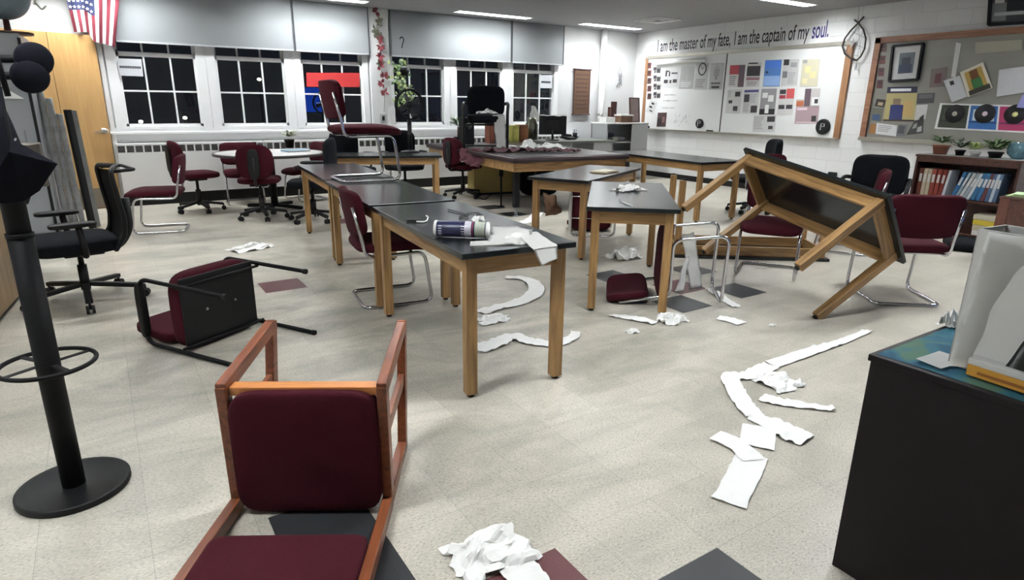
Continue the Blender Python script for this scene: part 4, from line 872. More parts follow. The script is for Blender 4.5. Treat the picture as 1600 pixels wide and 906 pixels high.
def ribbon(name, lab, path, width, mat_=None, amp=.02, seg=7, seed=0, cat='tissue', group=None, lift=.006, across=6, wvary=.12, flat=False):
    """tissue strip along world points (z = height of the support); ripples and small folds"""
    mat_ = mat_ or TISSUE; m = MB(); P = [Vector(p) for p in path]; pts = []; r = random.Random(seed)
    n = len(P)
    for i in range(n-1):
        a, b = P[i], P[i+1]; pa = P[i-1] if i else a; pb = P[i+2] if i+2 < n else b
        for k in range(seg):
            s_ = k/seg; pts.append(.5*((2*a)+(-pa+b)*s_+(2*pa-5*a+4*b-pb)*s_*s_+(-pa+3*a-3*b+pb)*s_**3))
    pts.append(P[-1]); rows = []; N_ = len(pts)
    for i, p in enumerate(pts):
        d = (pts[min(i+1, N_-1)]-pts[max(i-1, 0)]); 
        sd = Vector((-d.y, d.x, 0)) if Vector((d.x, d.y)).length > 1e-4 else Vector((1, 0, 0)); sd.normalize()
        w_ = width if not isinstance(width, (list, tuple)) else width[min(int(i/(N_-1)*(len(width)-1)), len(width)-1)]*(1-((i/(N_-1)*(len(width)-1)) % 1))+width[min(int(i/(N_-1)*(len(width)-1))+1, len(width)-1)]*((i/(N_-1)*(len(width)-1)) % 1)
        w_ *= 1+wvary*noise.noise(Vector((i*.4, seed, 0))); row = []
        for k in range(across+1):
            u = k/across-.5; q = p+sd*u*w_; nn = noise.noise(Vector((q.x*22+seed, q.y*22, q.z*9)))+.5*noise.noise(Vector((q.x*55, q.y*55+seed, 3)))
            q = q+Vector((0, 0, lift+abs(nn)*amp)); row.append(m.bm.verts.new(q))
        rows.append(row)
    for A, B in zip(rows, rows[1:]):
        for k in range(across): fc = m.bm.faces.new((A[k], A[k+1], B[k+1], B[k])); fc.smooth = not flat
    return tag(m.build(name, mat_), lab, cat, group)
def crumple(name, lab, c, size, hgt, seed=0, cat='tissue', rz=0, mat_=None, aspect=.7, n=16, group=None):
    m = MB(); c = Vector(c); rows = []
    for j in range(n+1):
        row = []
        for i in range(n+1):
            u, v = i/n-.5, j/n-.5; R_ = math.hypot(u, v)*2
            x = u*size*(1+.25*noise.noise(Vector((v*3, seed, 1)))); y = v*size*aspect*(1+.35*noise.noise(Vector((u*3, seed, 2))))
            k = noise.noise(Vector((u*4+seed*3.1, v*4, seed)))+.28*noise.noise(Vector((u*9, v*9+seed, seed*2)))
            z = max(0, (1-.75*R_)*hgt*.75+k*hgt*.8) if R_ < 1.2 else abs(k)*hgt*.2
            x += .12*size*noise.noise(Vector((u*6, v*6, seed+5))); y += .12*size*noise.noise(Vector((u*6, v*6, seed+9)))
            row.append(m.bm.verts.new((x*math.cos(rz)-y*math.sin(rz), x*math.sin(rz)+y*math.cos(rz), z+.004)))
        rows.append(row)
    for A, B in zip(rows, rows[1:]):
        for k in range(n): m.bm.faces.new((A[k], A[k+1], B[k+1], B[k]))
    return tag(m.build(name, mat_ or TISSUE, loc=c), lab, cat, group)
def A(x, y, z=0.0): return at(x, y, z)
# floor streamers
GS = 'tissue strewn over the floor'
ribbon('tissue_strip', 'long tissue streamer running towards the tipped table from the big tangle', [A(1356, 518), A(1320, 533), A(1290, 543), A(1250, 556), A(1205, 571)], [.05, .06, .07, .09, .09], seed=1, group=GS)
ribbon('tissue_strip', 'zigzag tissue streamer forming the loop of the tangle on open floor', [A(1205, 572), A(1170, 588), A(1142, 590), A(1146, 606), A(1160, 630), A(1180, 652)], .095, seed=2, group=GS)
crumple('tissue_wad', 'upper crumpled knot of the floor tissue tangle', A(1215, 598), .20, .045, 3, aspect=1.0, group=GS)
ribbon('tissue_strip', 'narrow tissue tail reaching right towards the foreground cabinet', [A(1190, 622), A(1220, 630), A(1262, 636), A(1304, 641)], [.10, .08, .06, .05], seed=5, group=GS)
ribbon('tissue_strip', 'broad folded tissue lying at the right of the tangle', [A(1172, 652), A(1208, 665), A(1238, 680), A(1262, 690)], [.07, .12, .15, .13], seed=6, amp=.02, group=GS)
ribbon('tissue_strip', 'flat tissue square below the broad folded piece', [A(1186, 668), A(1182, 700)], .14, seed=7, amp=.009, group=GS)
ribbon('tissue_strip', 'tissue arm crossing from upper left over the end piece', [A(1117, 682), A(1150, 697), A(1178, 722)], .10, seed=8, amp=.005, group=GS, lift=.010)
ribbon('tissue_strip', 'wide square-cut tissue end nearest the camera in the tangle', [A(1176, 712), A(1162, 742), A(1138, 788)], .12, seed=9, amp=.009, group=GS)
crumple('tissue_wad', 'crumpled tissue at the bottom of the picture beside the maroon tile', A(765, 866), .26, .04, 11, aspect=.8, group=GS)
ribbon('tissue_strip', 'tissue strip folding away below the bottom wad', [A(775, 858), A(800, 880), A(822, 905), A(835, 930)], .12, seed=12, group=GS)
ribbon('tissue_strip', 'curving tissue streamer under the near table, upper arc', [A(790, 434), A(825, 438), A(838, 455), A(815, 472), A(775, 482), A(752, 490)], [.08, .11, .13, .12, .1, .12], seed=13, group=GS)
ribbon('tissue_strip', 'long wavy tissue streamer under the near table, close to its legs', [A(745, 548), A(775, 538), A(800, 528), A(835, 536), A(870, 538), A(895, 528), A(900, 520)], [.13, .13, .10, .10, .09, .07, .06], seed=14, amp=.025, group=GS)
crumple('tissue_wad', 'gauzy tissue heap behind the near table front leg', A(770, 500), .22, .03, 15, group=GS)
ribbon('tissue_strip', 'flat tissue strip at the foot of the skewed table', [A(952, 494), A(985, 498), A(1025, 506)], [.03, .08, .08], seed=16, group=GS)
crumple('tissue_wad', 'puffed tissue wad beside the skewed table front leg', A(1050, 502), .19, .06, 17, group=GS)
crumple('tissue_wad', 'small tissue scrap in front of the skewed table', A(988, 519), .09, .02, 18, group=GS)
ribbon('tissue_strip', 'short flat tissue piece near the tipped sled chair', [A(1122, 497), A(1142, 501), A(1160, 507)], .10, seed=19, amp=.009, group=GS)
ribbon('tissue_strip', 'narrow tissue under the tipped sled chair loop', [A(1108, 452), A(1125, 464), A(1150, 481)], .07, seed=20, group=GS)
crumple('tissue_wad', 'tiny tissue crumb on open floor left of the tipped table foot', A(1207, 509), .05, .012, 21, group=GS)
crumple('tissue_wad', 'tall crumpled tissue under the skewed table', A(975, 402), .34, .12, 22, group=GS)
crumple('tissue_wad', 'crumpled tissue on the floor left of the table row', A(392, 388), .40, .05, 23, rz=.4, aspect=.6, group=GS)
crumple('tissue_wad', 'small white tissue at the far edge of the foreground cabinet', A(1484, 508, .719), .07, .05, 24, group=GS)
crumple('tissue_wad', 'grey tissue scrap between table row legs and chair', A(1505, 560, .72)+Vector((.35, .15, 0)), .05, .01, 25, group=GS) if False else None
ribbon('tissue_strip', 'tissue trailing on floor under the table with the beige book', [A(812, 350), A(830, 344), A(842, 332)], .14, seed=26, group=GS)
# tissue hanging in the tipped chair frame
def sheet3(name, lab, quadpts, nu=8, nv=12, amp=.01, seed=0, cat='tissue', mat_=None, group=None, th=.0008):
    q = [Vector(p) for p in quadpts]; m = MB(); g = []
    for j in range(nv+1):
        row = []
        for i in range(nu+1):
            u, v = i/nu, j/nv; p = q[0]*(1-u)*(1-v)+q[1]*u*(1-v)+q[2]*u*v+q[3]*(1-u)*v; p = p+noise.noise_vector(p*14+Vector((seed, 0, 0)))*amp
            row.append(m.bm.verts.new(p))
        g.append(row)
    for j in range(nv):
        for i in range(nu): fc = m.bm.faces.new((g[j][i], g[j][i+1], g[j+1][i+1], g[j+1][i])); fc.smooth = True
    bmesh.ops.solidify(m.bm, geom=list(m.bm.faces), thickness=th)
    return tag(m.build(name, mat_ or TISSUE), lab, cat, group)
zt = .42; a = A(1065, 366, .40); b = A(1085, 363, .40)
sheet3('tissue_drape', 'thin tissue hanging from the frame of the chair lying under the skewed table', [a, b, A(1098, 448, .015), A(1078, 452, .015)], seed=3)
sheet3('tissue_drape', 'twisted tissue hanging lower in the tipped sled chair frame', [A(1072, 400, .25), A(1078, 400, .25), A(1068, 455, .02), A(1054, 458, .02)], seed=5)
# tissue on the near table (z .737)
zt = .737
sheet3('tissue_sheet', 'flat tissue lying across the near table end', [A(770, 351, zt+.03), A(834, 357, zt+.02), A(822, 382, zt+.006), A(762, 378, zt+.006)], seed=7, amp=.012)
crumple('tissue_wad', 'bunched tissue in the middle of the near table end', A(806, 372, zt), .15, .022, 33)
sheet3('tissue_sheet', 'tissue flap reaching the near table corner', [A(808, 366, zt+.02), A(838, 361, zt+.014), A(871, 384, zt+.005), A(834, 390, zt+.004)], seed=9, amp=.006)
p1 = A(834, 390, zt+.003); p2 = A(871, 384, zt+.004); yn = min(p1.y, p2.y)-.03
sheet3('tissue_drape', 'tissue tongue hanging down before the near table apron', [p1, p2, onY(872, 404, yn-.005), onY(846, 416, yn-.01)], seed=10, amp=.004)
crumple('tissue_wad', 'small fluffy tissue behind the canister', A(746, 346, zt), .075, .04, 35)
sheet3('tissue_sheet', 'narrow straight tissue strip in front of the canister', [A(735, 377, zt+.004), A(800, 374, zt+.004), A(800, 381, zt+.004), A(734, 384, zt+.004)], seed=12, amp=.001)
# canister lying on the table
c0 = A(680, 369, zt+.0)+Vector((0, 0, .041)); c1 = A(764, 372, zt)+Vector((0, 0, .041)); ax = (c1-c0); Lc = ax.length; R_ = .040
t = thing('canister', 'cylindrical wipes canister lying on the near lab table', 'canister', c0, rot=ax.to_track_quat('Z', 'Y').to_euler())
def ring(n_, z0, z1, m_, rr=R_, par=None): return MB().lathe([(0, z0), (rr*.97, z0), (rr, z0+.003), (rr, z1-.003), (rr*.97, z1), (0, z1)], n=32).build(n_, m_, par or t)
ring('label_wrap', .014, Lc-.012, mat('navy label', (32, 36, 70), .35, var=.5, scale=10)); ring('lid', 0, .014, PAPER, R_*1.03); ring('base_cap', Lc-.012, Lc, PAPER)
ring('pale_band', Lc*.56, Lc*.70, mat('pale label', (196, 194, 204), .4), R_*1.003); ring('red_band', Lc*.70, Lc*.73, matc((170, 44, 52)), R_*1.004); ring('photo_band', Lc*.745, Lc-.014, mat('label photo', (170, 176, 160), .4, var=.4, scale=18), R_*1.003)
m = MB()
for k in range(5):
    a = math.radians(150+k*18)
    for q in range(2): z = Lc*(.12+.42*q); m.box((math.cos(a)*R_*1.002, math.sin(a)*R_*1.002, z), (.0012, .004, .018), rot=(0, 0, a))
m.build('label_print', matc((200, 200, 210)), t)
# marker/lanyard, glasses on the table
t = thing('lanyard', 'black clip with a curled white cord on the near table', 'lanyard', A(645, 346, zt))
MB().box((0, 0, .006), (.07, .018, .012), bev=.004, rot=(0, 0, -.35)).build('clip', BLACKP, t)
cp = [A(x, y, zt+.006)-t.location for x, y in ((651, 346), (660, 347), (667, 345), (669, 339), (666, 337))]; MB().tube(fillet(cp, .02), .004, 8).build('cord', PAPER, t)
t = thing('wire_loop', 'thin dark wire curled on the near table behind the canister', 'wire', A(735, 334, zt)); cp = [A(x, y, zt+.004)-t.location for x, y in ((700, 327), (720, 332), (733, 337), (722, 343), (716, 339), (732, 333), (746, 332), (758, 339))]; MB().tube(fillet(cp, .04), .003, 6).build('wire', BLACKP, t)
# tissue on skewed table
crumple('tissue_wad', 'crumpled tissue resting on the skewed table', A(981, 297, zt), .25, .05, 41, aspect=.6)
tag(MB().tube([A(968, 313, zt+.004), A(988, 322, zt+.004)], .004, 8).build('straw', PAPER), 'thin white stick on the skewed table', 'stick')
t = thing('book', 'beige open book on the table behind the skewed one', 'book', A(945, 269, zt), .3); MB().bb((-.14, -.09, 0), (.14, .09, .006), .002).build('cover', mat('tan cover', (150, 126, 98), .7), t); MB().bb((-.12, -.075, .006), (.13, .08, .018), .004).build('pages', mat('cream pages', (200, 194, 172), .8), t)
# brown paper on chair
sheet3('brown_paper', 'brown paper sheet with white edges draped over the chair under the book table', [A(850, 300, .52), A(866, 305, .52), A(878, 333, .40), A(852, 338, .38)], seed=14, amp=.03, cat='paper', mat_=mat('brown kraft', (112, 82, 58), .85, var=.2))
# cabinet top items
sheet3('tissue_drape', 'broad tissue sheet hanging over the magazine holder onto the cabinet', [onX(1545, 361, 1.828), onX(1650, 378, 1.82), at(1590, 580, .728), at(1480, 572, .728)], 12, 16, .005, 15)
sheet3('tissue_sheet', 'tissue corner lying flat at the cabinet edge', [A(1430, 560, .726), A(1468, 548, .726), A(1515, 563, .726), A(1470, 576, .724)], seed=16, amp=.003)
bp = A(1513, 556, .722); t = thing('tissue_box', 'low white box with an orange-yellow side on the foreground cabinet', 'box', A(1507, 585, .722)+Vector((.004, 0, 0)), math.radians(-3))
MB().bb((0, -.30, 0), (.20, 0, .03), .002).build('box_side', mat('orange yellow card', (206, 150, 52), .6), t); MB().bb((-.001, -.301, .03), (.201, .001, .047), .003).build('box_top', WP, t)
m = MB(); m.bb((-.0012, -.20, .009), (-.0002, -.025, .017)); m.build('side_print', matc((150, 92, 34)), t)
sheet3('tissue_drape', 'tissue pulled up out of the low white box', [Vector(t.location)+Vector(p) for p in ((.05, -.12, .05), (.14, -.16, .06), (.12, -.30, .12), (.03, -.28, .10))], seed=17, amp=.012)
q = A(1560, 543, .73); sheet3('picture_print', 'dark green and black photo print leaning behind the low white box', [(1.815, .50, .86), (1.815, .30, .93), (1.80, .30, .76), (1.81, .545, .735)], seed=18, amp=.004, cat='photo', mat_=mat('dark green photo', (26, 34, 28), .3, var=.8, scale=9), th=.003)

# ================================================================== BOOKCASE, right wall
by0, by1 = 2.60, 3.61; bx0 = 7.90; bz_ = .075
t = thing('bookcase', 'low dark walnut bookcase full of binders against the right wall', 'bookcase', (bx0, by0, 0)); wd = by1-by0
m = MB(); m.bb((0, 0, 0), (.32, .025, .86), .002); m.bb((0, wd-.025, 0), (.32, wd, .86), .002); m.bb((.30, 0, 0), (.32, wd, .86)); m.build('carcass', DARKW, t)
m = MB(); m.bb((-.012, -.01, .855), (.32, wd+.01, .88), .003); m.build('top_board', BROWNW, t)
MB().bb((0, .025, .80), (.02, wd-.025, .855)).build('face_rail', BROWNW, t)
for z in (.04, .40): MB().bb((.005, .025, z), (.30, wd-.025, z+.022)).build('shelf', BROWNW, t)
sheet3('paper_runner', 'cream paper runner laid on top of the bookcase', [(bx0+.0, by0, .8825), (bx0, by1-.02, .8825), (bx0+.3, by1-.02, .8825), (bx0+.3, by0, .8825)], 8, 8, .001, 2, 'paper', PAPER)
bl = [('brown', (104, 52, 38), .055, 0), ('cream', (190, 176, 150), .05, 0), ('worn cream', (184, 168, 142), .05, 0), ('rust red', (138, 60, 42), .055, 0), ('brick red', (132, 54, 38), .05, 2), ('deep red', (128, 50, 38), .05, 4), ('white', (196, 200, 204), .035, 6),
      ('blue', (48, 104, 150), .045, 16), ('pale blue', (140, 160, 172), .035, 18), ('light grey', (180, 182, 182), .04, 20), ('grey', (150, 160, 164), .045, 20), ('white spined', (196, 200, 202), .04, 18), ('teal blue', (42, 98, 134), .06, 14), ('bright blue', (50, 104, 150), .05, 12), ('maroon', (96, 52, 52), .045, 10), ('slate blue', (72, 96, 124), .045, 8), ('pale', (176, 190, 200), .04, 6), ('dull blue', (80, 104, 132), .04, 4)]
y = by1-.04
for k, (cn, rgb, th_, tl) in enumerate(bl):
    hgt = .30; a = math.radians(tl); th_ *= .82; y -= th_/math.cos(a)+.003
    if k == 7: y -= .06
    mm = MB(); mm.box((0, 0, hgt/2), (.22, th_*.95, hgt), bev=.003)
    o = thing('ring_binder', f'{cn} ring binder on the middle shelf of the bookcase', 'binder', (bx0+.15, y+th_/2, .4245+math.sin(a)*th_/2), rot=(a, 0, 0), group='binders in the bookcase')
    mm.build('cover', matc(rgb), o); MB().bb((-.1125, -th_*.3, .15), (-.1105, th_*.3, .24)).build('spine_label', matc((206, 206, 202)), o)
for k in range(4):
    o = tag(MB().bb((-.13, -.10, 0), (.13, .12, .055), .004).build('folder_stack', [matc((196, 190, 168)), matc((206, 182, 60)), matc((190, 180, 150)), matc((206, 200, 196))][k], loc=(bx0+.13, 2.80, .0625+.0565*(3-k)), rot=(0, 0, .05*k)), ['grey topmost', 'yellow', 'beige', 'white lowest'][k]+' folder in the small pile on the bookcase bottom shelf', 'folder', group='folders on the bottom shelf')
def leafy(parent, c, n, R_, L_, W_, m_, seed, up=.6, name='foliage'):
    r = random.Random(seed); m = MB(); c = Vector(c)
    for k in range(n):
        a = r.uniform(0, 2*PI); e = r.uniform(-.2, 1)*up+.2; d = Vector((math.cos(a), math.sin(a), e)).normalized(); p = c+d*r.uniform(0, R_)
        m.leaf(p, d, (0, 0, 1), L_*r.uniform(.6, 1.2), W_*r.uniform(.7, 1.2))
    return m.build(name, m_, parent)
def pot(parent, rr, h, m_):
    return MB().lathe([(0, 0), (rr*.75, 0), (rr, h), (rr*1.05, h), (rr*1.05, h-.015), (rr*.9, h-.015), (0, h-.02)]).build('pot', m_, parent)
for k, (yy, pm, rr, h, lm, n, R_, lb) in enumerate(((3.44, mat('terracotta', (140, 84, 62), .8), .085, .10, GREEN, 40, .08, 'small green plant in a terracotta pot at the left of the bookcase top'), (3.24, BLACKP, .05, .06, mat('dark cactus', (46, 60, 44), .7), 30, .10, 'dark green cactus on the bookcase top'),
        (3.09, PAPER, .05, .05, PALEG, 26, .06, 'pale trailing plant in a tiny white pot on the bookcase'), (2.90, BLACKP, .07, .06, GREEN, 70, .12, 'bushy dark green plant in a black pot on the bookcase'))):
    t = thing('potted_plant', lb, 'plant', (bx0+.15, yy, .886)); pot(t, rr, h, pm); leafy(t, (0, 0, h+.02), n*2, R_*1.2, .085, .035, lm, k+5)
t = thing('glass_bowl', 'round clear glass bowl with bluish tint at the right end of the bookcase top', 'bowl', (bx0+.16, 2.70, .886)); MB().lathe([(0, 0), (.05, 0), (.10, .05), (.11, .10), (.09, .16), (.085, .165), (.104, .10), (.094, .055), (.045, .008), (0, .006)]).build('bowl_body', mat('tinted glass', (120, 160, 170), .08, trans=.6, var=.05), t)
# cabinet beside bookcase with green paper
cpx = at(1545, 312, .60); t = thing('side_cabinet', 'brown low cabinet standing in front of the bookcase right end', 'cabinet', (7.05, 2.42, 0), math.radians(3))
MB().bb((0, -1.1, .03), (.45, 0, .58), .004).build('body', BROWNW, t); MB().bb((-.01, -1.11, .58), (.46, .01, .60), .003).build('cabinet_top', BROWNW, t); MB().bb((-.012, -.08, .03), (0, 0, .58)).build('corner_post', wood('red brown post', (84, 50, 38), (108, 66, 50), .5, 'Z'), t); MB().bb((.01, -1.0, 0), (.44, -.1, .03)).build('plinth', BLACKP, t)
for k in range(3): tag(MB().box((0, 0, .006), (.22, .3, .010), bev=.002).build('paper_pad', [mat('pale green paper', (178, 204, 158), .8), mat('yellow green paper', (190, 200, 150), .8), MC['pale green paper']][k], loc=(7.2, 2.25-.02*k, .6005+.0115*k), rot=(0, 0, .1*k)), ['lowest', 'middle', 'topmost'][k]+' pad of pale green paper on the brown side cabinet', 'paper pad', group='green paper pads')
t = thing('laptop_bag', 'black flat bag lying on the floor below the burgundy chair by the bookcase', 'bag', at(1512, 392)+Vector((.1, .1, 0)), .5)
MB().cushion((0, 0, .05), (.5, .32, .09), .45).build('bag_body', BLACKF, t); MB().tube(fillet([(-.12, -.15, .06), (-.1, -.26, .05), (.1, -.26, .05), (.12, -.15, .06)], .04), .012, 8).build('handle', BLACKP, t)

# ================================================================== BACK RIGHT CORNER
t = thing('corner_shelf', 'low grey shelf unit in the far corner holding a framed picture', 'shelf', (7.95, 9.05, 0)); sw = 1.05
m = MB(); m.bb((0, 0, .0), (.03, .45, 1.04)); m.bb((sw-.03, 0, 0), (sw, .45, 1.04)); m.bb((.0, .43, 0), (sw, .45, 1.04)); m.build('side_panel', LGREY, t); MB().bb((-.01, -.01, 1.04), (sw+.01, .46, 1.065), .003).build('top_board', WHITE, t)
for z in (.35, .70): MB().bb((.03, .0, z), (sw-.03, .43, z+.02)).build('shelf', LGREY, t)
MB().bb((.62, -.005, .02), (sw-.01, .0, 1.03)).build('side_door', LGREY, t)
for k, (x, z, rgb, cn) in enumerate(((.12, .72, (60, 62, 58), 'dark olive'), (.25, .72, (160, 160, 150), 'pale'), (.14, .80, (52, 52, 70), 'navy'), (.42, .72, (120, 120, 124), 'grey'))):
    tag(MB().cushion((0, 0, .04), (.2, .25, .08), .5).build('cloth_bundle', matc(rgb), loc=(8.0+x, 9.25, z+.001+.0)), f'{cn} cloth bundle on the corner shelf', 'cloth bundle', group='bundles on the corner shelf')
zt = 1.066
fp = thing('framed_picture', 'dark framed picture leaning on the corner shelf top', 'picture', (8.80, 9.22, zt), rot=(-.1, 0, .25))
m = MB(); m.bb((-.17, -.012, 0), (-.15, .012, .46)); m.bb((.15, -.012, 0), (.17, .012, .46)); m.bb((-.17, -.012, 0), (.17, .012, .02)); m.bb((-.17, -.012, .44), (.17, .012, .46)); m.build('frame', BROWNW, fp); MB().bb((-.15, -.004, .02), (.15, .004, .44)).build('picture', mat('faded print', (128, 108, 104), .5, var=.4, scale=8), fp)
tag(MB().bb((-.11, -.1, 0), (.11, .1, .10), .004).build('white_box', PAPER, loc=(8.12, 9.25, zt)), 'small white box at the left end of the corner shelf top', 'box')
t = thing('wicker_box', 'brown woven box with a white lid on the corner shelf top', 'box', (8.50, 9.22, zt)); MB().bb((-.15, -.1, 0), (.15, .1, .12), .01).build('box_body', mat('brown wicker', (104, 78, 58), .8, var=.4, scale=40), t); MB().bb((-.16, -.11, .12), (.16, .11, .145), .004).build('lid', PAPER, t)
t = thing('wooden_block', 'dark stepped wooden block standing on the corner shelf', 'block', (8.33, 9.36, zt)); m = MB(); m.bb((-.07, -.05, 0), (.07, .05, .28), .006); m.build('lower_block', DARKW, t); MB().bb((-.0, -.05, .28), (.07, .05, .38), .006).build('upper_block', DARKW, t)
t = thing('potted_plant', 'low spreading green plant behind the white box on the corner shelf', 'plant', (8.08, 9.40, zt)); pot(t, .05, .08, WHITE); leafy(t, (0, 0, .10), 30, .08, .08, .02, GREEN, 31)
# teacher's desk behind padded table
dk = thing('desk', 'grey-green topped desk between padded table and corner shelf', 'desk', (6.40, 8.75, 0), math.radians(-4))
MB().bb((0, 0, .74), (1.45, .8, .775), .004).build('desktop', mat('grey green laminate', (96, 100, 94), .4), dk); m = MB(); m.bb((.05, .05, 0), (.5, .75, .74)); m.build('drawer_pedestal', GREYM, dk); MB().bb((.98, .05, 0), (1.4, .75, .74)).build('cupboard', LGREY, dk)
for z in (.1, .42): MB().bb((.07, .035, z), (.48, .05, z+.28), .003).build('drawer', GREYM, dk)
zd = .776
t = thing('computer_monitor', 'black flat monitor seen from behind on the grey-green desk', 'monitor', at(863, 219, zd), -.60)
MB().bb((-.24, -.02, .10), (.24, .02, .42), .008).build('screen_housing', BLACKP, t); MB().bb((-.12, -.05, .17), (.12, -.02, .34), .01).build('rear_cover', BLACKP, t); m = MB(); m.cyl((0, -.03, .01), (0, -.03, .2), .02); m.build('neck', BLACKP, t); MB().lathe([(0, 0), (.12, 0), (.12, .012), (0, .02)], (0, -.03, 0)).build('foot', BLACKP, t)
mb_ = at(863, 219, zd); sheet3('tissue_sheet', 'tissue draped over the top of the black monitor', [mb_+Vector(p) for p in ((-.22, .08, .43), (.16, -.18, .43), (.22, -.10, .39), (-.16, .16, .39))], seed=22, amp=.015)
t = thing('glass_jar', 'tall brown-green glass jar holding a folded tissue on the padded table end', 'jar', (6.30, 8.05, zd), 0); t.location = at(830, 220, .753)
MB().lathe([(0, 0), (.10, 0), (.115, .03), (.115, .28), (.08, .34), (.08, .40), (.072, .40), (.072, .34), (.107, .28), (.107, .03), (0, .008)]).build('jar_body', mat('olive glass', (66, 66, 46), .1, trans=.35, var=.4, scale=8), t)
jb = at(830, 220, .753); sheet3('tissue_drape', 'folded tissue sticking up out of the olive glass jar', [jb+Vector(p) for p in ((-.06, 0, .37), (-.02, -.03, .60), (.06, -.02, .59), (.22, -.02, .30))], seed=23, amp=.02)
t = thing('desk_phone', 'black desk telephone with handset on the grey-green desk', 'telephone', at(888, 218, zd), .3); MB().box((0, 0, .03), (.2, .2, .05), bev=.01, rot=(.2, 0, 0)).build('phone_body', BLACKP, t); MB().cushion((-.06, 0, .08), (.05, .22, .04), .5).build('handset', BLACKP, t)
t = thing('pen_cup', 'small dark pen cup on the desk right of the monitor', 'cup', at(898, 217, zd)); MB().lathe([(0, 0), (.04, 0), (.045, .11), (.04, .11), (.036, .01), (0, .01)]).build('cup', BLACKP, t)
m = MB()
for k in range(5): m.tube([(.01*math.cos(k), .01*math.sin(k), .02), (.03*math.cos(k*1.3), .03*math.sin(k*1.3), .17)], .004, 6)
m.build('pen', matc((60, 60, 90)), t)
crumple('tissue_wad', 'long white crumpled paper on the desk right of the pen cup', at(925, 212, zd), .40, .05, 51, aspect=.5)
crumple('tissue_wad', 'white crumpled paper at the right end of the desk', at(943, 213, zd), .20, .05, 52)
# things on the padded table
zp = .752
scf = mat('plum print scarf', (66, 36, 42), .85, var=.5, scale=14)
ribbon('scarf', 'plum patterned scarf strewn along the padded table', [(4.42, 7.5, zp), (4.55, 7.35, zp), (4.8, 7.25, zp), (5.1, 7.15, zp), (5.35, 6.95, zp), (5.55, 6.85, zp)], [.2, .3, .3, .28, .25, .1], mat_=scf, amp=.09, seed=60, cat='scarf', across=14)
sheet3('scarf', 'pink and plum scarf hanging off the padded table left side', [(4.36, 8.05, zp+.01), (4.47, 7.35, zp+.01), (4.22, 7.35, .55), (4.24, 7.9, .60)], 14, 14, .05, 61, 'scarf', mat('pink print scarf', (118, 72, 80), .85, var=.5, scale=10))
def pp_(px, py, z=zp): return at(px, py, z)
crumple('tissue_wad', 'peaked white tissue on the padded table front', pp_(826, 232), .28, .13, 62, aspect=.6)
crumple('tissue_wad', 'rounded white tissue right of the peaked one on the padded table', pp_(857, 231), .38, .08, 63, aspect=.6)
crumple('tissue_wad', 'small white tissue nearest the padded table right side', pp_(880, 234), .16, .04, 64)
crumple('tissue_wad', 'flat white paper in the scarf on the padded table', pp_(794, 229), .28, .02, 65, aspect=.5)
t = thing('speaker', 'tall black upright speaker at the left of the chair on the padded table', 'speaker', at(729, 227, zp)); MB().bb((-.10, -.08, 0), (.10, .08, .42), .02).build('cabinet_body', BLACKP, t); MB().lathe([(0, 0), (.05, 0), (.055, .006), (0, .002)], n=20, M=Matrix.Translation((0, -.081, .3)) @ Matrix.Rotation(PI/2, 4, 'X')).build('driver', GREYM, t)
for k, (x0, x1, y0, rgb, lb) in enumerate(((765, 774, 192, (120, 66, 48), 'brown book standing on the padded table'), (774, 796, 193, (178, 182, 182), 'grey boxed file standing beside the brown book'), (801, 812, 196, (184, 180, 96), 'yellow illustrated box on the padded table'), (812, 826, 195, (112, 68, 38), 'brown wooden box on the padded table right of the yellow one'))):
    yv = 9.15; a = onY(x0, 218, yv); b = onY(x1, 218, yv); zt_ = onY(x0, y0, yv).z
    t = thing('upright_box', lb, 'box', (a.x, yv, zp)); MB().bb((0, 0, 0), (b.x-a.x-.01, .16, zt_-zp), .004).build('box_body', matc(rgb), t)
    MB().bb((.015, -.002, .05), (b.x-a.x-.025, 0, (zt_-zp)*.8)).build('front_label', matc(tuple(min(255, int(c*1.15)) for c in rgb)), t)
sheet3('tissue_drape', 'grey tissue hanging down from the seat of the chair on the padded table', [(4.72, 7.80, 1.235), (4.86, 7.71, 1.235), (4.88, 7.69, .77), (4.76, 7.77, .77)], seed=66, amp=.015)
crumple('tissue_wad', 'tissue heaped on the seat of the chair on the padded table', (4.75, 8.02, .752+.488), .28, .06, 67, aspect=.7)
t = thing('potted_plant', 'bushy green plant beside the black speaker on the padded table', 'plant', at(716, 226, zp)); pot(t, .07, .12, BLACKP); leafy(t, (0, 0, .28), 60, .16, .14, .035, GREEN, 33, 1.0); MB().cyl((0, 0, .1), (0, 0, .28), .012, 8).build('stem', BROWNW, t)
t = thing('carton', 'yellowish cardboard carton under the padded table', 'carton', (5.2, 8.62, 0), -.15); m = MB(); m.bb((-.36, -.15, 0), (.36, .15, .46), .006); m.build('box_body', mat('yellow cardboard', (186, 164, 96), .7, var=.2, scale=3), t); MB().bb((-.37, -.16, .0), (.37, .16, .03)).build('base_strip', BLACKP, t)
t = thing('duffel_bag', 'black bag in the shadow under the padded table right side', 'bag', (5.75, 8.1, 0), -.2); MB().cushion((0, 0, .2), (.60, .35, .40), .5).build('bag_body', BLACKF, t); MB().tube(fillet([(-.15, -.15, .3), (-.12, -.19, .42), (.12, -.19, .42), (.15, -.15, .3)], .05), .012, 8).build('handle', BLACKP, t)
cp = [at(x, y, .006) for x, y in ((742, 296), (750, 310), (758, 312), (765, 305), (775, 302), (784, 300))]; tag(MB().tube(fillet(cp, .08), .007, 6).build('power_cord', BLACKP), 'black power cord curling on the floor under the padded table', 'cord')
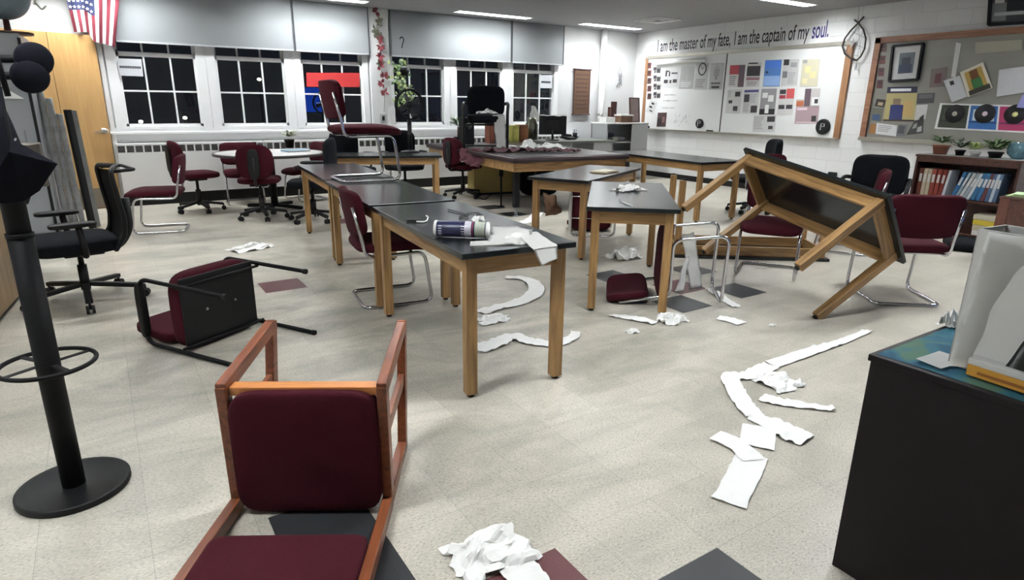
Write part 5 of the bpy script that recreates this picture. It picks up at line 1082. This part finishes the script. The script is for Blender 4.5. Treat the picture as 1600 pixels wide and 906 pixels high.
# things at the round table
t = thing('potted_plant', 'pale leafed plant in a black pot on the round table', 'plant', at(453, 231, .739)); pot(t, .07, .12, BLACKP); leafy(t, (0, 0, .15), 50, .09, .10, .05, mat('dusty leaf', (150, 156, 132), .6, var=.35, scale=20), 41)
t = thing('book', 'pale blue book on the round table in front of the plant', 'book', at(462, 236, .739), .2); MB().bb((-.16, -.11, 0), (.16, .11, .02), .003).build('cover', mat('pale blue cover', (122, 152, 172), .6), t); MB().bb((-.155, -.112, .004), (.155, .105, .016)).build('pages', PAPER, t)
t = thing('heater_control', 'small black knob block on the heater behind the round table', 'knob', onY(397, 224, YB-.17)); MB().bb((-.03, -.015, -.02), (.03, .0, .02), .004).build('block', BLACKP, t)
# garland
t = thing('leaf_garland', 'string of red and dull green leaves hanging on the pillar', 'garland', onY(590, 20, YB-.10)); base = t.location.copy()
GP = [(588, 18), (592, 34), (585, 46), (589, 54), (592, 62), (594, 73), (594, 88), (594, 99), (593, 103), (600, 118), (596, 130), (601, 144)]
MB().tube([onY(x, y, YB-.09)-base for x, y in GP]+[onY(600, 175, YB-.09)-base], .004, 6).build('string', mat('twine', (120, 112, 100), .8), t)
rl = mat('red silk leaf', (112, 40, 48), .8, var=.3, scale=30); gl = mat('dull green leaf', (92, 92, 78), .8, var=.3)
for k, (x, y) in enumerate(GP):
    r = random.Random(k); m = MB(); c = onY(x, y, YB-.10)-base
    for q in range(9): a = r.uniform(0, 2*PI); m.leaf(c, (math.cos(a), -.4, math.sin(a)), (0, -1, .2), .085, .045)
    m.build('leaf_cluster', gl if k in (1, 2, 3, 7) else rl, t)
# plant hanging from the shade hook
t = thing('hanging_plant', 'trailing pothos plant hanging before the fourth window from a black hook', 'plant', onY(630, 75, YB-.35)); base = t.location.copy(); py_ = YB-.35
m = MB(); hk = [onY(x, y, py_)-base for x, y in ((628, 75), (629, 68), (631, 62), (629, 58), (626, 58), (625, 61))]; m.tube(fillet(hk, .02), .008, 8); m.build('hook', BLACKM, t)
MB().tube([hk[0], onY(631, 100, py_)-base], .004, 6).build('cord', GREYM, t); MB().tube([hk[3], Vector((hk[3].x, hk[3].y, H-base.z))], .0015, 5).build('nylon_line', GREYM, t)
c = onY(631, 108, py_)-base; MB().lathe([(0, -.09), (.07, -.09), (.10, .02), (.09, .02), (0, .0)], c).build('pot', BLACKP, t)
m = MB(); r = random.Random(8)
for k in range(170):
    s_ = r.random(); x = 628+r.gauss(0, 7)-4*math.sin(s_*6); y = 92+s_*75; p = onY(x, y, py_+r.uniform(-.1, .1))-base; a = r.uniform(0, 2*PI); m.mi = 0 if r.random() < .5 else 1; m.leaf(p, (math.cos(a)*.7, -.5, math.sin(a)*.5-.4), (0, -1, .3), .085, .05)
m.build('foliage', [PALEG, GREEN], t)
# black hoop fan on window table
p = at(641, 237, .737); t = thing('hoop_fan', 'black hoop fan on a slim stand on the window table', 'fan', p+Vector((-.02, -.05, 0)))
MB().lathe([(0, 0), (.13, 0), (.13, .012), (.03, .03), (0, .03)], n=28).build('base', BLACKP, t); MB().tube([(0, 0, .02), (0, 0, .42)], [.028, .03], 12).build('stand', BLACKP, t); MB().tube([(0, 0, .40), (0, 0, .62)], .012, 10).build('neck', BLACKP, t)
hc = Vector((0.02, 0, .62)); m = MB(); m.tube([hc+Vector((.19*math.cos(a), .0, .19*math.sin(a))) for a in [2*PI*k/32 for k in range(32)]], .012, 8, True); m.tube([hc+Vector((.19*math.cos(a), .06, .19*math.sin(a))) for a in [2*PI*k/32 for k in range(32)]], .010, 8, True)
for k in range(16): a = 2*PI*k/16; m.tube([hc+Vector((.03*math.cos(a), -.02, .03*math.sin(a))), hc+Vector((.19*math.cos(a), 0, .19*math.sin(a)))], .002, 5)
m.build('guard', BLACKM, t); m = MB()
for k in range(4): a = 2*PI*k/4+.4; m.box(hc+Vector((.09*math.cos(a), .03, .09*math.sin(a))), (.13, .004, .07), rot=(.4, -a, 0))
m.build('blade', mat('smoky blade', (50, 54, 58), .3), t)
MB().lathe([(0, -.03), (.04, -.03), (.045, .05), (0, .07)], n=16, M=Matrix.Translation(hc+Vector((0, .03, 0))) @ Matrix.Rotation(-PI/2, 4, 'X')).build('motor', BLACKP, t)
# display on the wall behind the camera, mirrored blue in the third window
sx = onY(507, 165, YB).x; t = thing('wall_display', 'lit blue wall display on the wall opposite the windows', 'display', (sx/YB*(YB+YB-YF), YF+.02, 1.02))
MB().bb((-.75, 0, -.02), (.75, .06, .86), .01).build('bezel', BLACKP, t); MB().bb((-.72, .06, .01), (.72, .065, .83)).build('screen', mat('blue screen', (20, 70, 200), .3, emit=((20, 80, 220), 2.2)), t)
m = MB(); m.bb((.35, .066, .35), (.55, .068, .62)); 
for k in range(6): m.bb((-.3+.1*k, .066, .30), (-.25+.1*k, .068, .34))
m.build('screen_text', mat('screen white', (220, 235, 255), .3, emit=((220, 235, 255), 3)), t)
